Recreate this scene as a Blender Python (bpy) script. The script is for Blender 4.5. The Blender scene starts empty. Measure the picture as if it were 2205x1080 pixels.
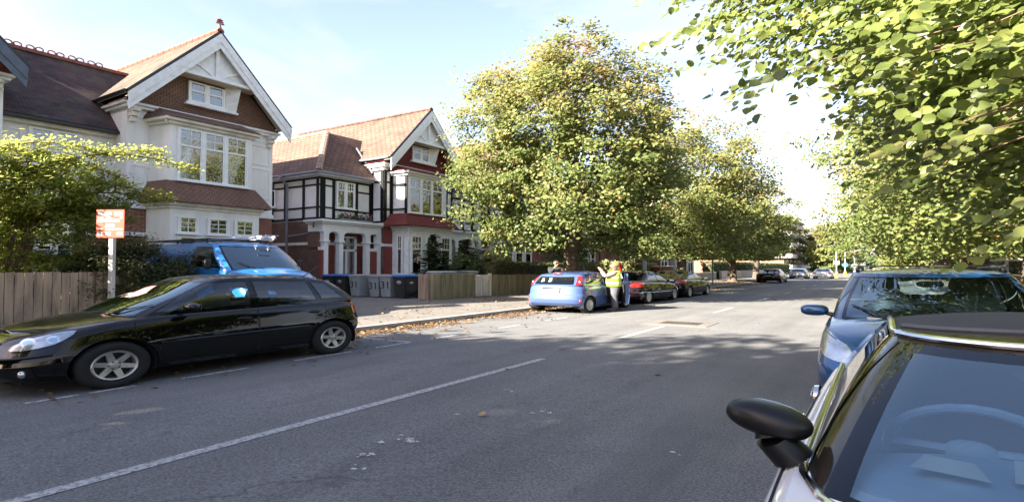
import bpy, math, random
import numpy as np
from mathutils import Vector, Matrix
R = math.radians
rng = np.random.default_rng(7)
random.seed(7)
C = bpy.context.scene.collection
SC = bpy.context.scene

# ---------------------------------------------------------------- camera, sky, sun, exposure
K = 1.36            # every thing is K times as broad and long as it is tall: the photograph shows the street stretched like this
cam_d = bpy.data.cameras.new('camera')
cam = bpy.data.objects.new('camera', cam_d)
C.objects.link(cam)
cam.location = (0, 0, 1.62)
cam.rotation_euler = (R(90 + 1.63), 0, R(32.9))
cam_d.sensor_width = 36
cam_d.lens = 36 * 1232 / 2205
cam_d.clip_start = 0.05
cam_d.clip_end = 3000
SC.camera = cam

SUN_AZ = R(25)      # shadows fall this far to the right of the street's direction
SUN_EL = R(26.5)
w = bpy.data.worlds.new('World')
SC.world = w
w.use_nodes = True
wt = w.node_tree
for n in list(wt.nodes): wt.nodes.remove(n)
wo = wt.nodes.new('ShaderNodeOutputWorld')
bg = wt.nodes.new('ShaderNodeBackground')
sky = wt.nodes.new('ShaderNodeTexSky')
sky.sky_type = 'NISHITA'
sky.sun_disc = False
sky.sun_elevation = SUN_EL
sky.sun_rotation = math.pi + SUN_AZ
sky.air_density = 1.0
sky.dust_density = 1.2
sky.ozone_density = 3.0
bg.inputs['Strength'].default_value = 0.071
tc = wt.nodes.new('ShaderNodeTexCoord')
mp = wt.nodes.new('ShaderNodeMapping')
mp.inputs['Scale'].default_value = (1.0, 1.6, 4.2)
mp.inputs['Rotation'].default_value = (0.12, 0.18, 0.5)
wt.links.new(tc.outputs['Generated'], mp.inputs['Vector'])
cn = wt.nodes.new('ShaderNodeTexNoise')
cn.inputs['Scale'].default_value = 1.5
cn.inputs['Detail'].default_value = 8
cn.inputs['Roughness'].default_value = 0.52
cn.inputs['Distortion'].default_value = 0.5
wt.links.new(mp.outputs[0], cn.inputs['Vector'])
cr = wt.nodes.new('ShaderNodeValToRGB')
cr.color_ramp.elements[0].position = 0.46
cr.color_ramp.elements[0].color = (0.10, 0.10, 0.10, 1)
cr.color_ramp.elements[1].position = 0.60
cr.color_ramp.elements[1].color = (1.0, 1.0, 1.0, 1)
wt.links.new(cn.outputs[0], cr.inputs[0])
cmx = wt.nodes.new('ShaderNodeMix')
cmx.data_type = 'RGBA'
sx = wt.nodes.new('ShaderNodeSeparateXYZ'); wt.links.new(tc.outputs['Generated'], sx.inputs[0])
zm = wt.nodes.new('ShaderNodeMapRange'); wt.links.new(sx.outputs[2], zm.inputs[0])
zm.inputs[1].default_value = 0.15; zm.inputs[2].default_value = 0.75; zm.inputs[3].default_value = 1.0; zm.inputs[4].default_value = 0.04
cf = wt.nodes.new('ShaderNodeMath'); cf.operation = 'MULTIPLY'
wt.links.new(cr.outputs[0], cf.inputs[0]); wt.links.new(zm.outputs[0], cf.inputs[1])
wt.links.new(cf.outputs[0], cmx.inputs[0])
tint = wt.nodes.new('ShaderNodeMix'); tint.data_type = 'RGBA'; tint.blend_type = 'MULTIPLY'; tint.inputs[0].default_value = 1
wt.links.new(sky.outputs[0], tint.inputs[6]); tint.inputs[7].default_value = (1.15, 0.91, 0.82, 1)
wt.links.new(tint.outputs[2], cmx.inputs[6])
cmx.inputs[7].default_value = (2.3, 2.27, 2.3, 1)      # thin sunlit cloud
wt.links.new(cmx.outputs[2], bg.inputs['Color'])
wt.links.new(bg.outputs[0], wo.inputs[0])

sd = bpy.data.lights.new('sun', 'SUN')
sd.energy = 4.05
sd.angle = R(0.53)
sd.color = (1.0, 0.92, 0.80)
sun = bpy.data.objects.new('sun', sd)
C.objects.link(sun)
sun.location = (-20, -40, 40)
d = Vector((math.sin(SUN_AZ) * math.cos(SUN_EL), math.cos(SUN_AZ) * math.cos(SUN_EL), -math.sin(SUN_EL)))
sun.rotation_euler = d.to_track_quat('-Z', 'Y').to_euler()
SC.view_settings.view_transform = 'Standard'
SC.view_settings.look = 'None'
SC.view_settings.gamma = 1
SC.view_settings.exposure = 2.92
SC.render.engine = 'CYCLES'
SC.cycles.use_denoising = True
SC.cycles.max_bounces = 8
SC.cycles.transparent_max_bounces = 12
SC.cycles.caustics_reflective = False
SC.cycles.caustics_refractive = False
SC.cycles.sample_clamp_indirect = 6

# ---------------------------------------------------------------- materials
MT = {}
def nodes(name):
    m = bpy.data.materials.new(name)
    m.use_nodes = True
    t = m.node_tree
    return m, t, t.nodes['Principled BSDF']
def nn(t, kind, **kw):
    n = t.nodes.new(kind)
    for k, v in kw.items():
        if k in n.inputs: n.inputs[k].default_value = v
        else: setattr(n, k, v)
    return n
def c4(c): return (c[0], c[1], c[2], 1)
def ramp(t, src, stops):
    r = t.nodes.new('ShaderNodeValToRGB')
    while len(r.color_ramp.elements) < len(stops): r.color_ramp.elements.new(0.5)
    for e, (p, c) in zip(r.color_ramp.elements, stops):
        e.position = p; e.color = c4(c)
    t.links.new(src, r.inputs[0])
    return r.outputs[0]
def mixc(t, f, a, b, mode='MIX'):
    m = t.nodes.new('ShaderNodeMix'); m.data_type = 'RGBA'; m.blend_type = mode
    for i, s in ((0, f), (6, a), (7, b)):
        if hasattr(s, 'links') or isinstance(s, bpy.types.NodeSocket): t.links.new(s, m.inputs[i])
        else: m.inputs[i].default_value = s if i == 0 else c4(s)
    return m.outputs[2]
def bump(t, p, src, strength, dist=0.01):
    b = nn(t, 'ShaderNodeBump', Strength=strength, Distance=dist)
    t.links.new(src, b.inputs['Height'])
    t.links.new(b.outputs[0], p.inputs['Normal'])
def noise(t, vec, scale, detail=4, rough=0.55):
    n = nn(t, 'ShaderNodeTexNoise', Scale=scale, Detail=detail, Roughness=rough)
    if vec is not None: t.links.new(vec, n.inputs['Vector'])
    return n.outputs[0]
def coord(t, kind='Object'):
    return t.nodes.new('ShaderNodeTexCoord').outputs[kind]
def plain(name, col, rough=0.6, metal=0.0, var=0.25, scale=3.0, bmp=0.0, bscale=60, coat=0.0, spec=0.5, streak=False):
    m, t, p = nodes(name)
    v = coord(t)
    if streak:
        mp = nn(t, 'ShaderNodeMapping', Scale=(1, 1, 0.12)); t.links.new(v, mp.inputs[0]); vv = mp.outputs[0]
    else: vv = v
    lo = tuple(x * (1 - var) for x in col); hi = tuple(min(1, x * (1 + var * 0.6)) for x in col)
    c = ramp(t, noise(t, vv, scale, 6, 0.62), [(0.32, lo), (0.5, col), (0.68, hi)])
    t.links.new(c, p.inputs['Base Color'])
    p.inputs['Roughness'].default_value = rough
    p.inputs['Metallic'].default_value = metal
    p.inputs['Coat Weight'].default_value = coat
    p.inputs['Coat Roughness'].default_value = 0.03
    p.inputs['Specular IOR Level'].default_value = spec
    if bmp: bump(t, p, noise(t, v, bscale, 4), bmp)
    MT[name] = m
    return m
def bricky(name, cols, mortar, w, h, ms, rough=0.85, bmp=0.6, offset=0.5, stain=None, big=0.35, dist=0.012):
    m, t, p = nodes(name)
    uv = coord(t, 'UV')
    b = nn(t, 'ShaderNodeTexBrick', Scale=1.0)
    b.offset = offset
    b.inputs['Brick Width'].default_value = w; b.inputs['Row Height'].default_value = h
    b.inputs['Mortar Size'].default_value = ms; b.inputs['Mortar Smooth'].default_value = 0.2
    b.inputs['Bias'].default_value = 0.0
    b.inputs['Color1'].default_value = c4(cols[0]); b.inputs['Color2'].default_value = c4(cols[1])
    b.inputs['Mortar'].default_value = c4(mortar)
    t.links.new(uv, b.inputs['Vector'])
    nz = noise(t, coord(t), 1.3, 6, 0.65)
    sh = ramp(t, nz, [(0.3, (1 - big,) * 3), (0.7, (1 + big * 0.5,) * 3)])
    c = mixc(t, 1.0, b.outputs['Color'], sh, 'MULTIPLY')
    if stain:
        f = ramp(t, noise(t, coord(t), 2.1, 7, 0.7), [(0.52, (0, 0, 0)), (0.68, (0.8, 0.8, 0.8))])
        c = mixc(t, f, c, stain)
    t.links.new(c, p.inputs['Base Color'])
    p.inputs['Roughness'].default_value = rough
    inv = nn(t, 'ShaderNodeMath', operation='SUBTRACT'); inv.inputs[0].default_value = 1
    t.links.new(b.outputs['Fac'], inv.inputs[1])
    # courses lean like laid tiles: each row is higher at its lower edge
    bump(t, p, inv.outputs[0], bmp, dist)
    MT[name] = m
    return m
def glass(name, tint=(0.75, 0.8, 0.8), base=0.06, rough=0.0, ior=1.5, refl=(1, 1, 1)):
    m = bpy.data.materials.new(name); m.use_nodes = True
    t = m.node_tree
    for n in list(t.nodes): t.nodes.remove(n)
    o = t.nodes.new('ShaderNodeOutputMaterial')
    tr = nn(t, 'ShaderNodeBsdfTransparent', Color=c4(tint))
    g = nn(t, 'ShaderNodeBsdfGlossy', Roughness=rough, Color=c4(refl))
    f = nn(t, 'ShaderNodeFresnel', IOR=ior)
    a = nn(t, 'ShaderNodeMath', operation='ADD'); a.use_clamp = True
    t.links.new(f.outputs[0], a.inputs[0]); a.inputs[1].default_value = base
    mx = t.nodes.new('ShaderNodeMixShader')
    t.links.new(a.outputs[0], mx.inputs[0]); t.links.new(tr.outputs[0], mx.inputs[1]); t.links.new(g.outputs[0], mx.inputs[2])
    t.links.new(mx.outputs[0], o.inputs[0])
    MT[name] = m
    return m
def leafmat(name, stops, trans=0.45, rough=0.5, spec=0.35):
    m, t, p = nodes(name)
    at = nn(t, 'ShaderNodeAttribute', attribute_name='tone')
    c = ramp(t, at.outputs['Fac'], stops)
    t.links.new(c, p.inputs['Base Color'])
    p.inputs['Roughness'].default_value = rough
    p.inputs['Specular IOR Level'].default_value = spec
    tl = t.nodes.new('ShaderNodeBsdfTranslucent')
    hs = nn(t, 'ShaderNodeHueSaturation', Saturation=1.0, Value=1.4)
    t.links.new(c, hs.inputs['Color']); t.links.new(hs.outputs[0], tl.inputs[0])
    mx = t.nodes.new('ShaderNodeMixShader'); mx.inputs[0].default_value = trans
    t.links.new(p.outputs[0], mx.inputs[1]); t.links.new(tl.outputs[0], mx.inputs[2])
    t.links.new(mx.outputs[0], t.nodes['Material Output'].inputs[0])
    MT[name] = m
    return m
def paint(name, col, metal=0.3, rough=0.35, dust=0.0):
    m, t, p = nodes(name)
    v = coord(t)
    c = ramp(t, noise(t, v, 900, 1), [(0.3, tuple(x * .8 for x in col)), (0.7, tuple(x * 1.25 for x in col))])
    if dust:
        g = nn(t, 'ShaderNodeNewGeometry'); s = nn(t, 'ShaderNodeSeparateXYZ'); t.links.new(g.outputs['Normal'], s.inputs[0])
        f = nn(t, 'ShaderNodeMapRange'); t.links.new(s.outputs[2], f.inputs[0])
        f.inputs[1].default_value = 0.45; f.inputs[2].default_value = 1.0; f.inputs[3].default_value = 0; f.inputs[4].default_value = dust
        nz = nn(t, 'ShaderNodeMath', operation='MULTIPLY'); t.links.new(f.outputs[0], nz.inputs[0]); t.links.new(ramp(t, noise(t, v, 4, 6, .7), [(.3, (.4,)*3), (.7, (1,)*3)]), nz.inputs[1])
        c = mixc(t, nz.outputs[0], c, (0.25, 0.2, 0.14))
        rr = nn(t, 'ShaderNodeMath', operation='MULTIPLY_ADD'); t.links.new(nz.outputs[0], rr.inputs[0]); rr.inputs[1].default_value = 0.5; rr.inputs[2].default_value = 0.03
        t.links.new(rr.outputs[0], p.inputs['Coat Roughness'])
    else: p.inputs['Coat Roughness'].default_value = 0.03
    t.links.new(c, p.inputs['Base Color'])
    p.inputs['Metallic'].default_value = metal
    p.inputs['Roughness'].default_value = rough
    p.inputs['Coat Weight'].default_value = 1.0
    if not metal: p.inputs['Specular IOR Level'].default_value = 0.0
    MT[name] = m
    return m

def ground_mat(name, cols, fine, scale_big, spots=None, bmp=0.4, rough=0.9, slabs=None, cracks=False):
    m, t, p = nodes(name)
    v = coord(t)
    c = ramp(t, noise(t, v, scale_big, 8, 0.65), [(0.3, cols[0]), (0.5, cols[1]), (0.72, cols[2])])
    f = noise(t, v, fine, 3, 0.7)
    c = mixc(t, 1.0, c, ramp(t, f, [(0.32, (0.5,) * 3), (0.68, (1.5,) * 3)]), 'MULTIPLY')
    vo = nn(t, 'ShaderNodeTexVoronoi', Scale=fine * 0.9); t.links.new(v, vo.inputs['Vector'])
    c = mixc(t, ramp(t, vo.outputs['Distance'], [(0.05, (0.5,) * 3), (0.22, (0, 0, 0))]), c, tuple(min(1, x * 2.2) for x in cols[2]))
    if spots:
        s = nn(t, 'ShaderNodeMapping', Scale=(1, 0.25, 1)); t.links.new(v, s.inputs[0])
        f2 = ramp(t, noise(t, s.outputs[0], spots[1], 5, 0.6), [(0.56, (0, 0, 0)), (0.72, (0.75,) * 3)])
        c = mixc(t, f2, c, spots[0])
    if cracks:      # lengthwise wear, dark drips, hairline cracks
        s = nn(t, 'ShaderNodeMapping', Scale=(1, 0.03, 1)); t.links.new(v, s.inputs[0])
        c = mixc(t, 1.0, c, ramp(t, noise(t, s.outputs[0], 1.6, 5, 0.6), [(0.3, (0.84,) * 3), (0.7, (1.16,) * 3)]), 'MULTIPLY')
        wv_ = nn(t, 'ShaderNodeTexNoise', Scale=2.2, Detail=5); t.links.new(v, wv_.inputs['Vector'])
        ad = nn(t, 'ShaderNodeVectorMath', operation='MULTIPLY_ADD'); t.links.new(wv_.outputs['Color'], ad.inputs[0]); ad.inputs[1].default_value = (.7, .7, 0); t.links.new(v, ad.inputs[2])
        ve = nn(t, 'ShaderNodeTexVoronoi', Scale=0.42, feature='DISTANCE_TO_EDGE'); t.links.new(ad.outputs[0], ve.inputs['Vector'])
        ck = ramp(t, ve.outputs['Distance'], [(0.002, (1, 1, 1)), (0.008, (0, 0, 0))])
        mk = ramp(t, noise(t, v, 0.35, 3), [(0.52, (0, 0, 0)), (0.60, (0.38,) * 3)])
        c = mixc(t, mixc(t, 1.0, ck, mk, 'MULTIPLY'), c, (0.03, 0.03, 0.03))
        st = ramp(t, noise(t, v, 3.1, 4, 0.5), [(0.68, (0, 0, 0)), (0.76, (0.4,) * 3)])
        c = mixc(t, st, c, (0.04, 0.04, 0.042))
    if slabs:
        b = nn(t, 'ShaderNodeTexBrick', Scale=1.0); b.inputs['Brick Width'].default_value = slabs[0]; b.inputs['Row Height'].default_value = slabs[1]
        b.inputs['Mortar Size'].default_value = 0.008; t.links.new(v, b.inputs['Vector'])
        c = mixc(t, b.outputs['Fac'], c, tuple(x * 0.45 for x in cols[0]))
    t.links.new(c, p.inputs['Base Color'])
    p.inputs['Roughness'].default_value = rough
    p.inputs['Specular IOR Level'].default_value = 0.3
    bump(t, p, f, bmp, 0.006)
    MT[name] = m
    return m

ground_mat('asphalt', [(0.118, 0.118, 0.117), (0.148, 0.146, 0.142), (0.178, 0.172, 0.164)], 62, 0.5, ((0.10, 0.10, 0.10), 0.8), cracks=True)
ground_mat('tarmac', [(0.13, 0.12, 0.105), (0.17, 0.155, 0.135), (0.21, 0.19, 0.165)], 80, 0.8)
ground_mat('forecourt', [(0.13, 0.12, 0.105), (0.17, 0.155, 0.14), (0.21, 0.19, 0.17)], 70, 1.0)
ground_mat('kerbstone', [(0.26, 0.24, 0.21), (0.32, 0.30, 0.265), (0.38, 0.36, 0.32)], 60, 1.2, slabs=(2.0, 0.9))
ground_mat('soil', [(0.05, 0.045, 0.03), (0.08, 0.075, 0.045), (0.10, 0.10, 0.055)], 30, 0.6)
def worn(name, col):
    m, t, p = nodes(name)
    v = coord(t)
    f = ramp(t, noise(t, v, 28, 6, 0.75), [(0.40, (0, 0, 0)), (0.56, (1, 1, 1))])
    c = mixc(t, f, (0.15, 0.147, 0.143), col)
    t.links.new(c, p.inputs['Base Color']); p.inputs['Roughness'].default_value = 0.8
    MT[name] = m
worn('road_paint', (0.46, 0.455, 0.44))
worn('bay_paint', (0.60, 0.59, 0.57))
plain('stucco', (0.80, 0.785, 0.75), 0.85, var=0.16, scale=1.6, streak=True, bmp=0.25, bscale=70)
plain('stucco_aged', (0.70, 0.66, 0.58), 0.85, var=0.22, scale=2.5, bmp=0.25, bscale=70, streak=True)
plain('white_paint', (0.82, 0.82, 0.81), 0.5, var=0.07, scale=4)
plain('white_wood', (0.80, 0.80, 0.79), 0.6, var=0.16, scale=5, streak=False, bmp=0.1)
plain('grey_wood', (0.10, 0.12, 0.16), 0.6, var=0.2, scale=5)
plain('black_timber', (0.008, 0.0075, 0.0075), 0.7, var=0.4, scale=6, bmp=0.2, spec=0.25)
plain('cream_panel', (0.78, 0.765, 0.73), 0.85, var=0.08, scale=1.5, bmp=0.2, bscale=50)
plain('soffit_cream', (0.60, 0.53, 0.40), 0.8, var=0.15, scale=3)
plain('lead', (0.18, 0.19, 0.21), 0.5, var=0.3, scale=4)
plain('gutter_grey', (0.22, 0.24, 0.28), 0.5, var=0.2, scale=4)
plain('gutter_black', (0.02, 0.02, 0.022), 0.5, var=0.3)
plain('red_render', (0.24, 0.055, 0.045), 0.7, var=0.15, scale=2)
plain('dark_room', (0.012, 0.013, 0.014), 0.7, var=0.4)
plain('curtain', (0.85, 0.87, 0.9), 0.9, var=0.12, scale=20)
plain('hip_tile', (0.30, 0.21, 0.15), 0.85, var=0.4, scale=5)
plain('terracotta', (0.24, 0.085, 0.055), 0.8, var=0.35, scale=8)
plain('terracotta_pale', (0.5, 0.32, 0.22), 0.8, var=0.3, scale=8)
plain('fence_wood', (0.27, 0.205, 0.145), 0.85, var=0.62, scale=7, streak=True, bmp=0.3)
plain('fence_green', (0.21, 0.185, 0.11), 0.85, var=0.5, scale=4, streak=True, bmp=0.3)
plain('gate_wood', (0.60, 0.55, 0.47), 0.85, var=0.3, scale=6, streak=True)
plain('post_white', (0.50, 0.48, 0.45), 0.6, var=0.3, scale=8, streak=True)
plain('bark', (0.10, 0.075, 0.055), 0.9, var=0.5, scale=7, bmp=0.9, bscale=18)
plain('twig', (0.16, 0.095, 0.06), 0.8, var=0.3)
plain('rubber', (0.010, 0.010, 0.010), 0.85, var=0.3, scale=12, bmp=0.2, bscale=200)
plain('alloy', (0.50, 0.47, 0.44), 0.38, metal=0.7, var=0.25, scale=14)
plain('alloy_bright', (0.62, 0.61, 0.58), 0.35, metal=0.6, var=0.15, scale=14)
plain('dark_metal', (0.03, 0.03, 0.03), 0.5, metal=0.5)
plain('black_plastic', (0.006, 0.006, 0.0065), 0.38, var=0.2, scale=20, bmp=0.05, bscale=400, spec=0.4)
plain('frit', (0.002, 0.002, 0.003), 0.02, var=0.1)
plain('grey_plastic', (0.10, 0.10, 0.105), 0.55, var=0.2)
plain('chrome', (0.75, 0.76, 0.78), 0.12, metal=1.0, var=0.05)
plain('seat_fabric', (0.035, 0.035, 0.04), 0.9, var=0.3, scale=30)
plain('seat_beige', (0.34, 0.36, 0.32), 0.85, var=0.2, scale=8)
plain('dash', (0.05, 0.055, 0.06), 0.7, var=0.3)
plain('dash_pale', (0.36, 0.44, 0.50), 0.6, var=0.2)
plain('arch_black', (0.006, 0.006, 0.006), 0.9)
plain('soft_top', (0.05, 0.05, 0.053), 0.85, var=0.15, scale=2.5, bmp=0.15, bscale=500)
plain('plate_cream', (0.42, 0.38, 0.22), 0.5, var=0.06)
plain('plate_white', (0.75, 0.75, 0.72), 0.5, var=0.05)
plain('bin_black', (0.022, 0.024, 0.028), 0.5, var=0.3, scale=6)
plain('bin_brown', (0.06, 0.05, 0.045), 0.55, var=0.3, scale=6)
plain('bin_grey', (0.27, 0.29, 0.30), 0.5, var=0.14, scale=4)
plain('bin_blue', (0.02, 0.14, 0.48), 0.45, var=0.12)
plain('ink', (0.012, 0.012, 0.012), 0.7, var=0.2)
plain('sign_orange', (0.50, 0.055, 0.018), 0.5, var=0.12, scale=5)
plain('sign_white', (0.60, 0.585, 0.53), 0.5, var=0.05)
plain('sign_red', (0.55, 0.02, 0.05), 0.5, var=0.05)
plain('sign_blue', (0.02, 0.16, 0.38), 0.5)
plain('bollard_yellow', (0.70, 0.50, 0.02), 0.5, var=0.1)
plain('lamp_black', (0.02, 0.022, 0.022), 0.45, var=0.2)
plain('lamp_grey', (0.30, 0.32, 0.31), 0.5, var=0.2, streak=True)
plain('iron', (0.09, 0.075, 0.06), 0.7, metal=0.3, var=0.4, scale=20, bmp=0.5, bscale=60)
plain('skin', (0.33, 0.16, 0.105), 0.55, var=0.08)
plain('hair_red', (0.30, 0.12, 0.05), 0.7, var=0.2, scale=30)
plain('hair_dark', (0.018, 0.014, 0.012), 0.6)
plain('vest_yellow', (0.36, 0.52, 0.02), 0.7, var=0.12, scale=9)
plain('vest_band', (0.55, 0.57, 0.58), 0.35, var=0.1)
plain('shirt_pale', (0.40, 0.34, 0.27), 0.85, var=0.15)
plain('trouser_grey', (0.085, 0.088, 0.10), 0.9, var=0.25, scale=9)
plain('shoe', (0.045, 0.05, 0.07), 0.7, var=0.3)
plain('coat_dark', (0.03, 0.035, 0.035), 0.85, var=0.3)
plain('flower_pink', (0.6, 0.18, 0.3), 0.7, var=0.2)
plain('render_pale', (0.55, 0.50, 0.44), 0.85, var=0.15)
plain('letterbox_red', (0.42, 0.015, 0.02), 0.4)
bricky('brick_red', [(0.30, 0.085, 0.045), (0.20, 0.055, 0.035)], (0.30, 0.24, 0.19), 0.225, 0.075, 0.011, bmp=0.4)
bricky('brick_brown', [(0.18, 0.075, 0.05), (0.115, 0.05, 0.04)], (0.17, 0.13, 0.105), 0.225, 0.075, 0.011, bmp=0.4)
bricky('tile_dark', [(0.055, 0.045, 0.048), (0.125, 0.058, 0.048)], (0.03, 0.022, 0.022), 0.17, 0.068, 0.007, bmp=1.0, stain=(0.085, 0.09, 0.04), big=0.7, dist=0.02)
bricky('tile_tan', [(0.145, 0.11, 0.07), (0.10, 0.075, 0.048)], (0.07, 0.047, 0.033), 0.17, 0.075, 0.008, bmp=1.0, big=0.6, dist=0.02)
bricky('tile_orange', [(0.185, 0.108, 0.072), (0.145, 0.083, 0.057)], (0.085, 0.04, 0.028), 0.27, 0.20, 0.020, bmp=1.0, stain=(0.15, 0.085, 0.06), big=0.45, dist=0.05)
bricky('tile_slate', [(0.045, 0.04, 0.04), (0.06, 0.05, 0.046)], (0.018, 0.016, 0.016), 0.27, 0.18, 0.018, bmp=1.0, big=0.4, dist=0.04)
bricky('tile_hung_brown', [(0.235, 0.13, 0.088), (0.195, 0.105, 0.072)], (0.07, 0.038, 0.028), 0.15, 0.085, 0.009, bmp=1.0, big=0.25, dist=0.02)
bricky('tile_hung_red', [(0.23, 0.04, 0.033), (0.185, 0.032, 0.027)], (0.08, 0.018, 0.015), 0.15, 0.085, 0.009, bmp=1.0, big=0.25, dist=0.02)
glass('glass_window', (0.90, 0.93, 0.93), 0.07)
glass('glass_car', (0.80, 0.88, 0.86), 0.05)
glass('glass_screen', (0.62, 0.80, 0.90), 0.16, refl=(0.82, 0.95, 1.0))
glass('glass_lamp', (0.85, 0.87, 0.88), 0.08)
paint('paint_black', (0.002, 0.002, 0.0022), 0.0, 0.5, dust=0.24)
paint('paint_blue_dark', (0.012, 0.075, 0.21), 0.35, 0.3)
paint('paint_blue_mid', (0.065, 0.11, 0.26), 0.15, 0.4)
paint('paint_van_blue', (0.012, 0.16, 0.44), 0.1, 0.35)
paint('paint_white', (0.86, 0.86, 0.85), 0.0, 0.35)
paint('paint_maroon', (0.014, 0.006, 0.008), 0.0, 0.3)
paint('paint_silver', (0.40, 0.43, 0.47), 0.6, 0.3)
plain('lamp_reflector', (0.62, 0.64, 0.66), 0.22, metal=0.8, var=0.25, scale=12)
plain('lamp_red', (0.42, 0.012, 0.014), 0.15, var=0.15, scale=10, coat=1.0)
plain('lamp_amber', (0.55, 0.2, 0.02), 0.2, coat=1.0)
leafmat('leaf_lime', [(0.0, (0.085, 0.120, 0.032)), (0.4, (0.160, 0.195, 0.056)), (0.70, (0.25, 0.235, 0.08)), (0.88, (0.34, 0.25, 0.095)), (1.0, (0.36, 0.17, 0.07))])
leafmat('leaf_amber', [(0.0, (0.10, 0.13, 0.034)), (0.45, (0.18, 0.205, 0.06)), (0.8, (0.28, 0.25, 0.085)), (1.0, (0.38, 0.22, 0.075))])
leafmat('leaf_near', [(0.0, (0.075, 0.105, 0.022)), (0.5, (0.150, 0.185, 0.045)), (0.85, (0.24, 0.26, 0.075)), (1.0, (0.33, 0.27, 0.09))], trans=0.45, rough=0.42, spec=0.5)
leafmat('leaf_bush', [(0.0, (0.13, 0.18, 0.034)), (0.5, (0.26, 0.30, 0.06)), (0.85, (0.42, 0.40, 0.11)), (1.0, (0.48, 0.37, 0.10))], trans=0.6)
leafmat('leaf_shrub', [(0.0, (0.036, 0.050, 0.017)), (0.5, (0.066, 0.078, 0.024)), (0.85, (0.108, 0.102, 0.036)), (1.0, (0.156, 0.084, 0.036))], trans=0.25)
leafmat('leaf_hedge', [(0.0, (0.031, 0.063, 0.017)), (0.6, (0.063, 0.105, 0.025)), (1.0, (0.168, 0.168, 0.042))], trans=0.25)
leafmat('leaf_conifer', [(0.0, (0.021, 0.044, 0.023)), (0.6, (0.042, 0.072, 0.031)), (1.0, (0.078, 0.104, 0.039))], trans=0.1)
leafmat('leaf_pale', [(0.0, (0.192, 0.228, 0.072)), (0.6, (0.324, 0.324, 0.132)), (1.0, (0.456, 0.432, 0.216))])
leafmat('leaf_fallen', [(0.0, (0.10, 0.05, 0.025)), (0.4, (0.19, 0.105, 0.045)), (0.75, (0.27, 0.17, 0.075)), (1.0, (0.34, 0.25, 0.13))], trans=0.15)

# ---------------------------------------------------------------- helpers
ORG = {}
def tag(o, label, cat, group=None):
    o['label'] = label; o['category'] = cat
    if group: o['group'] = group
    return o
def thing(name, label, cat, loc=(0, 0, 0), rotz=0.0, group=None, absolute=False):
    o = bpy.data.objects.new(name, None)
    C.objects.link(o)
    o.empty_display_size = 0.2
    o.location = (K * loc[0], K * loc[1], loc[2])
    o.rotation_euler = (0, 0, rotz)
    o.scale = (K, K, 1)
    tag(o, label, cat, group)
    ORG[o.name] = np.array(loc if absolute else (0, 0, 0), float)
    return o
def org_of(p):
    while p is not None:
        if p.name in ORG: return ORG[p.name]
        p = p.parent
    return np.zeros(3)
def copy_tree(o, parent=None):
    c = o.copy(); C.objects.link(c)
    if parent is not None: c.parent = parent
    for ch in list(o.children): copy_tree(ch, c)
    return c
def place(o, loc, rotz=0.0, label=None, group=None):
    o.location = (K * loc[0], K * loc[1], loc[2]); o.rotation_euler = (0, 0, rotz)
    if label: o['label'] = label
    if group: o['group'] = group
    return o
def uv_metres(me):
    n = len(me.loops)
    if n == 0: return
    co = np.empty(len(me.vertices) * 3); me.vertices.foreach_get('co', co); co = co.reshape(-1, 3)
    li = np.empty(n, int); me.loops.foreach_get('vertex_index', li)
    pn = np.empty(len(me.polygons) * 3); me.polygons.foreach_get('normal', pn); pn = pn.reshape(-1, 3)
    lt = np.empty(len(me.polygons), int); me.polygons.foreach_get('loop_total', lt)
    N = np.repeat(pn, lt, axis=0)
    U = np.stack([-N[:, 1], N[:, 0], np.zeros(n)], 1)
    L = np.linalg.norm(U, axis=1)
    flat = L < 0.05
    U[flat] = (1, 0, 0); L[flat] = 1
    U /= L[:, None]
    V = np.cross(N, U); V[flat] = (0, 1, 0)
    P = co[li]
    uv = np.stack([(P * U).sum(1), (P * V).sum(1)], 1)
    l = me.uv_layers.new(name='uv'); l.data.foreach_set('uv', uv.ravel())
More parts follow.
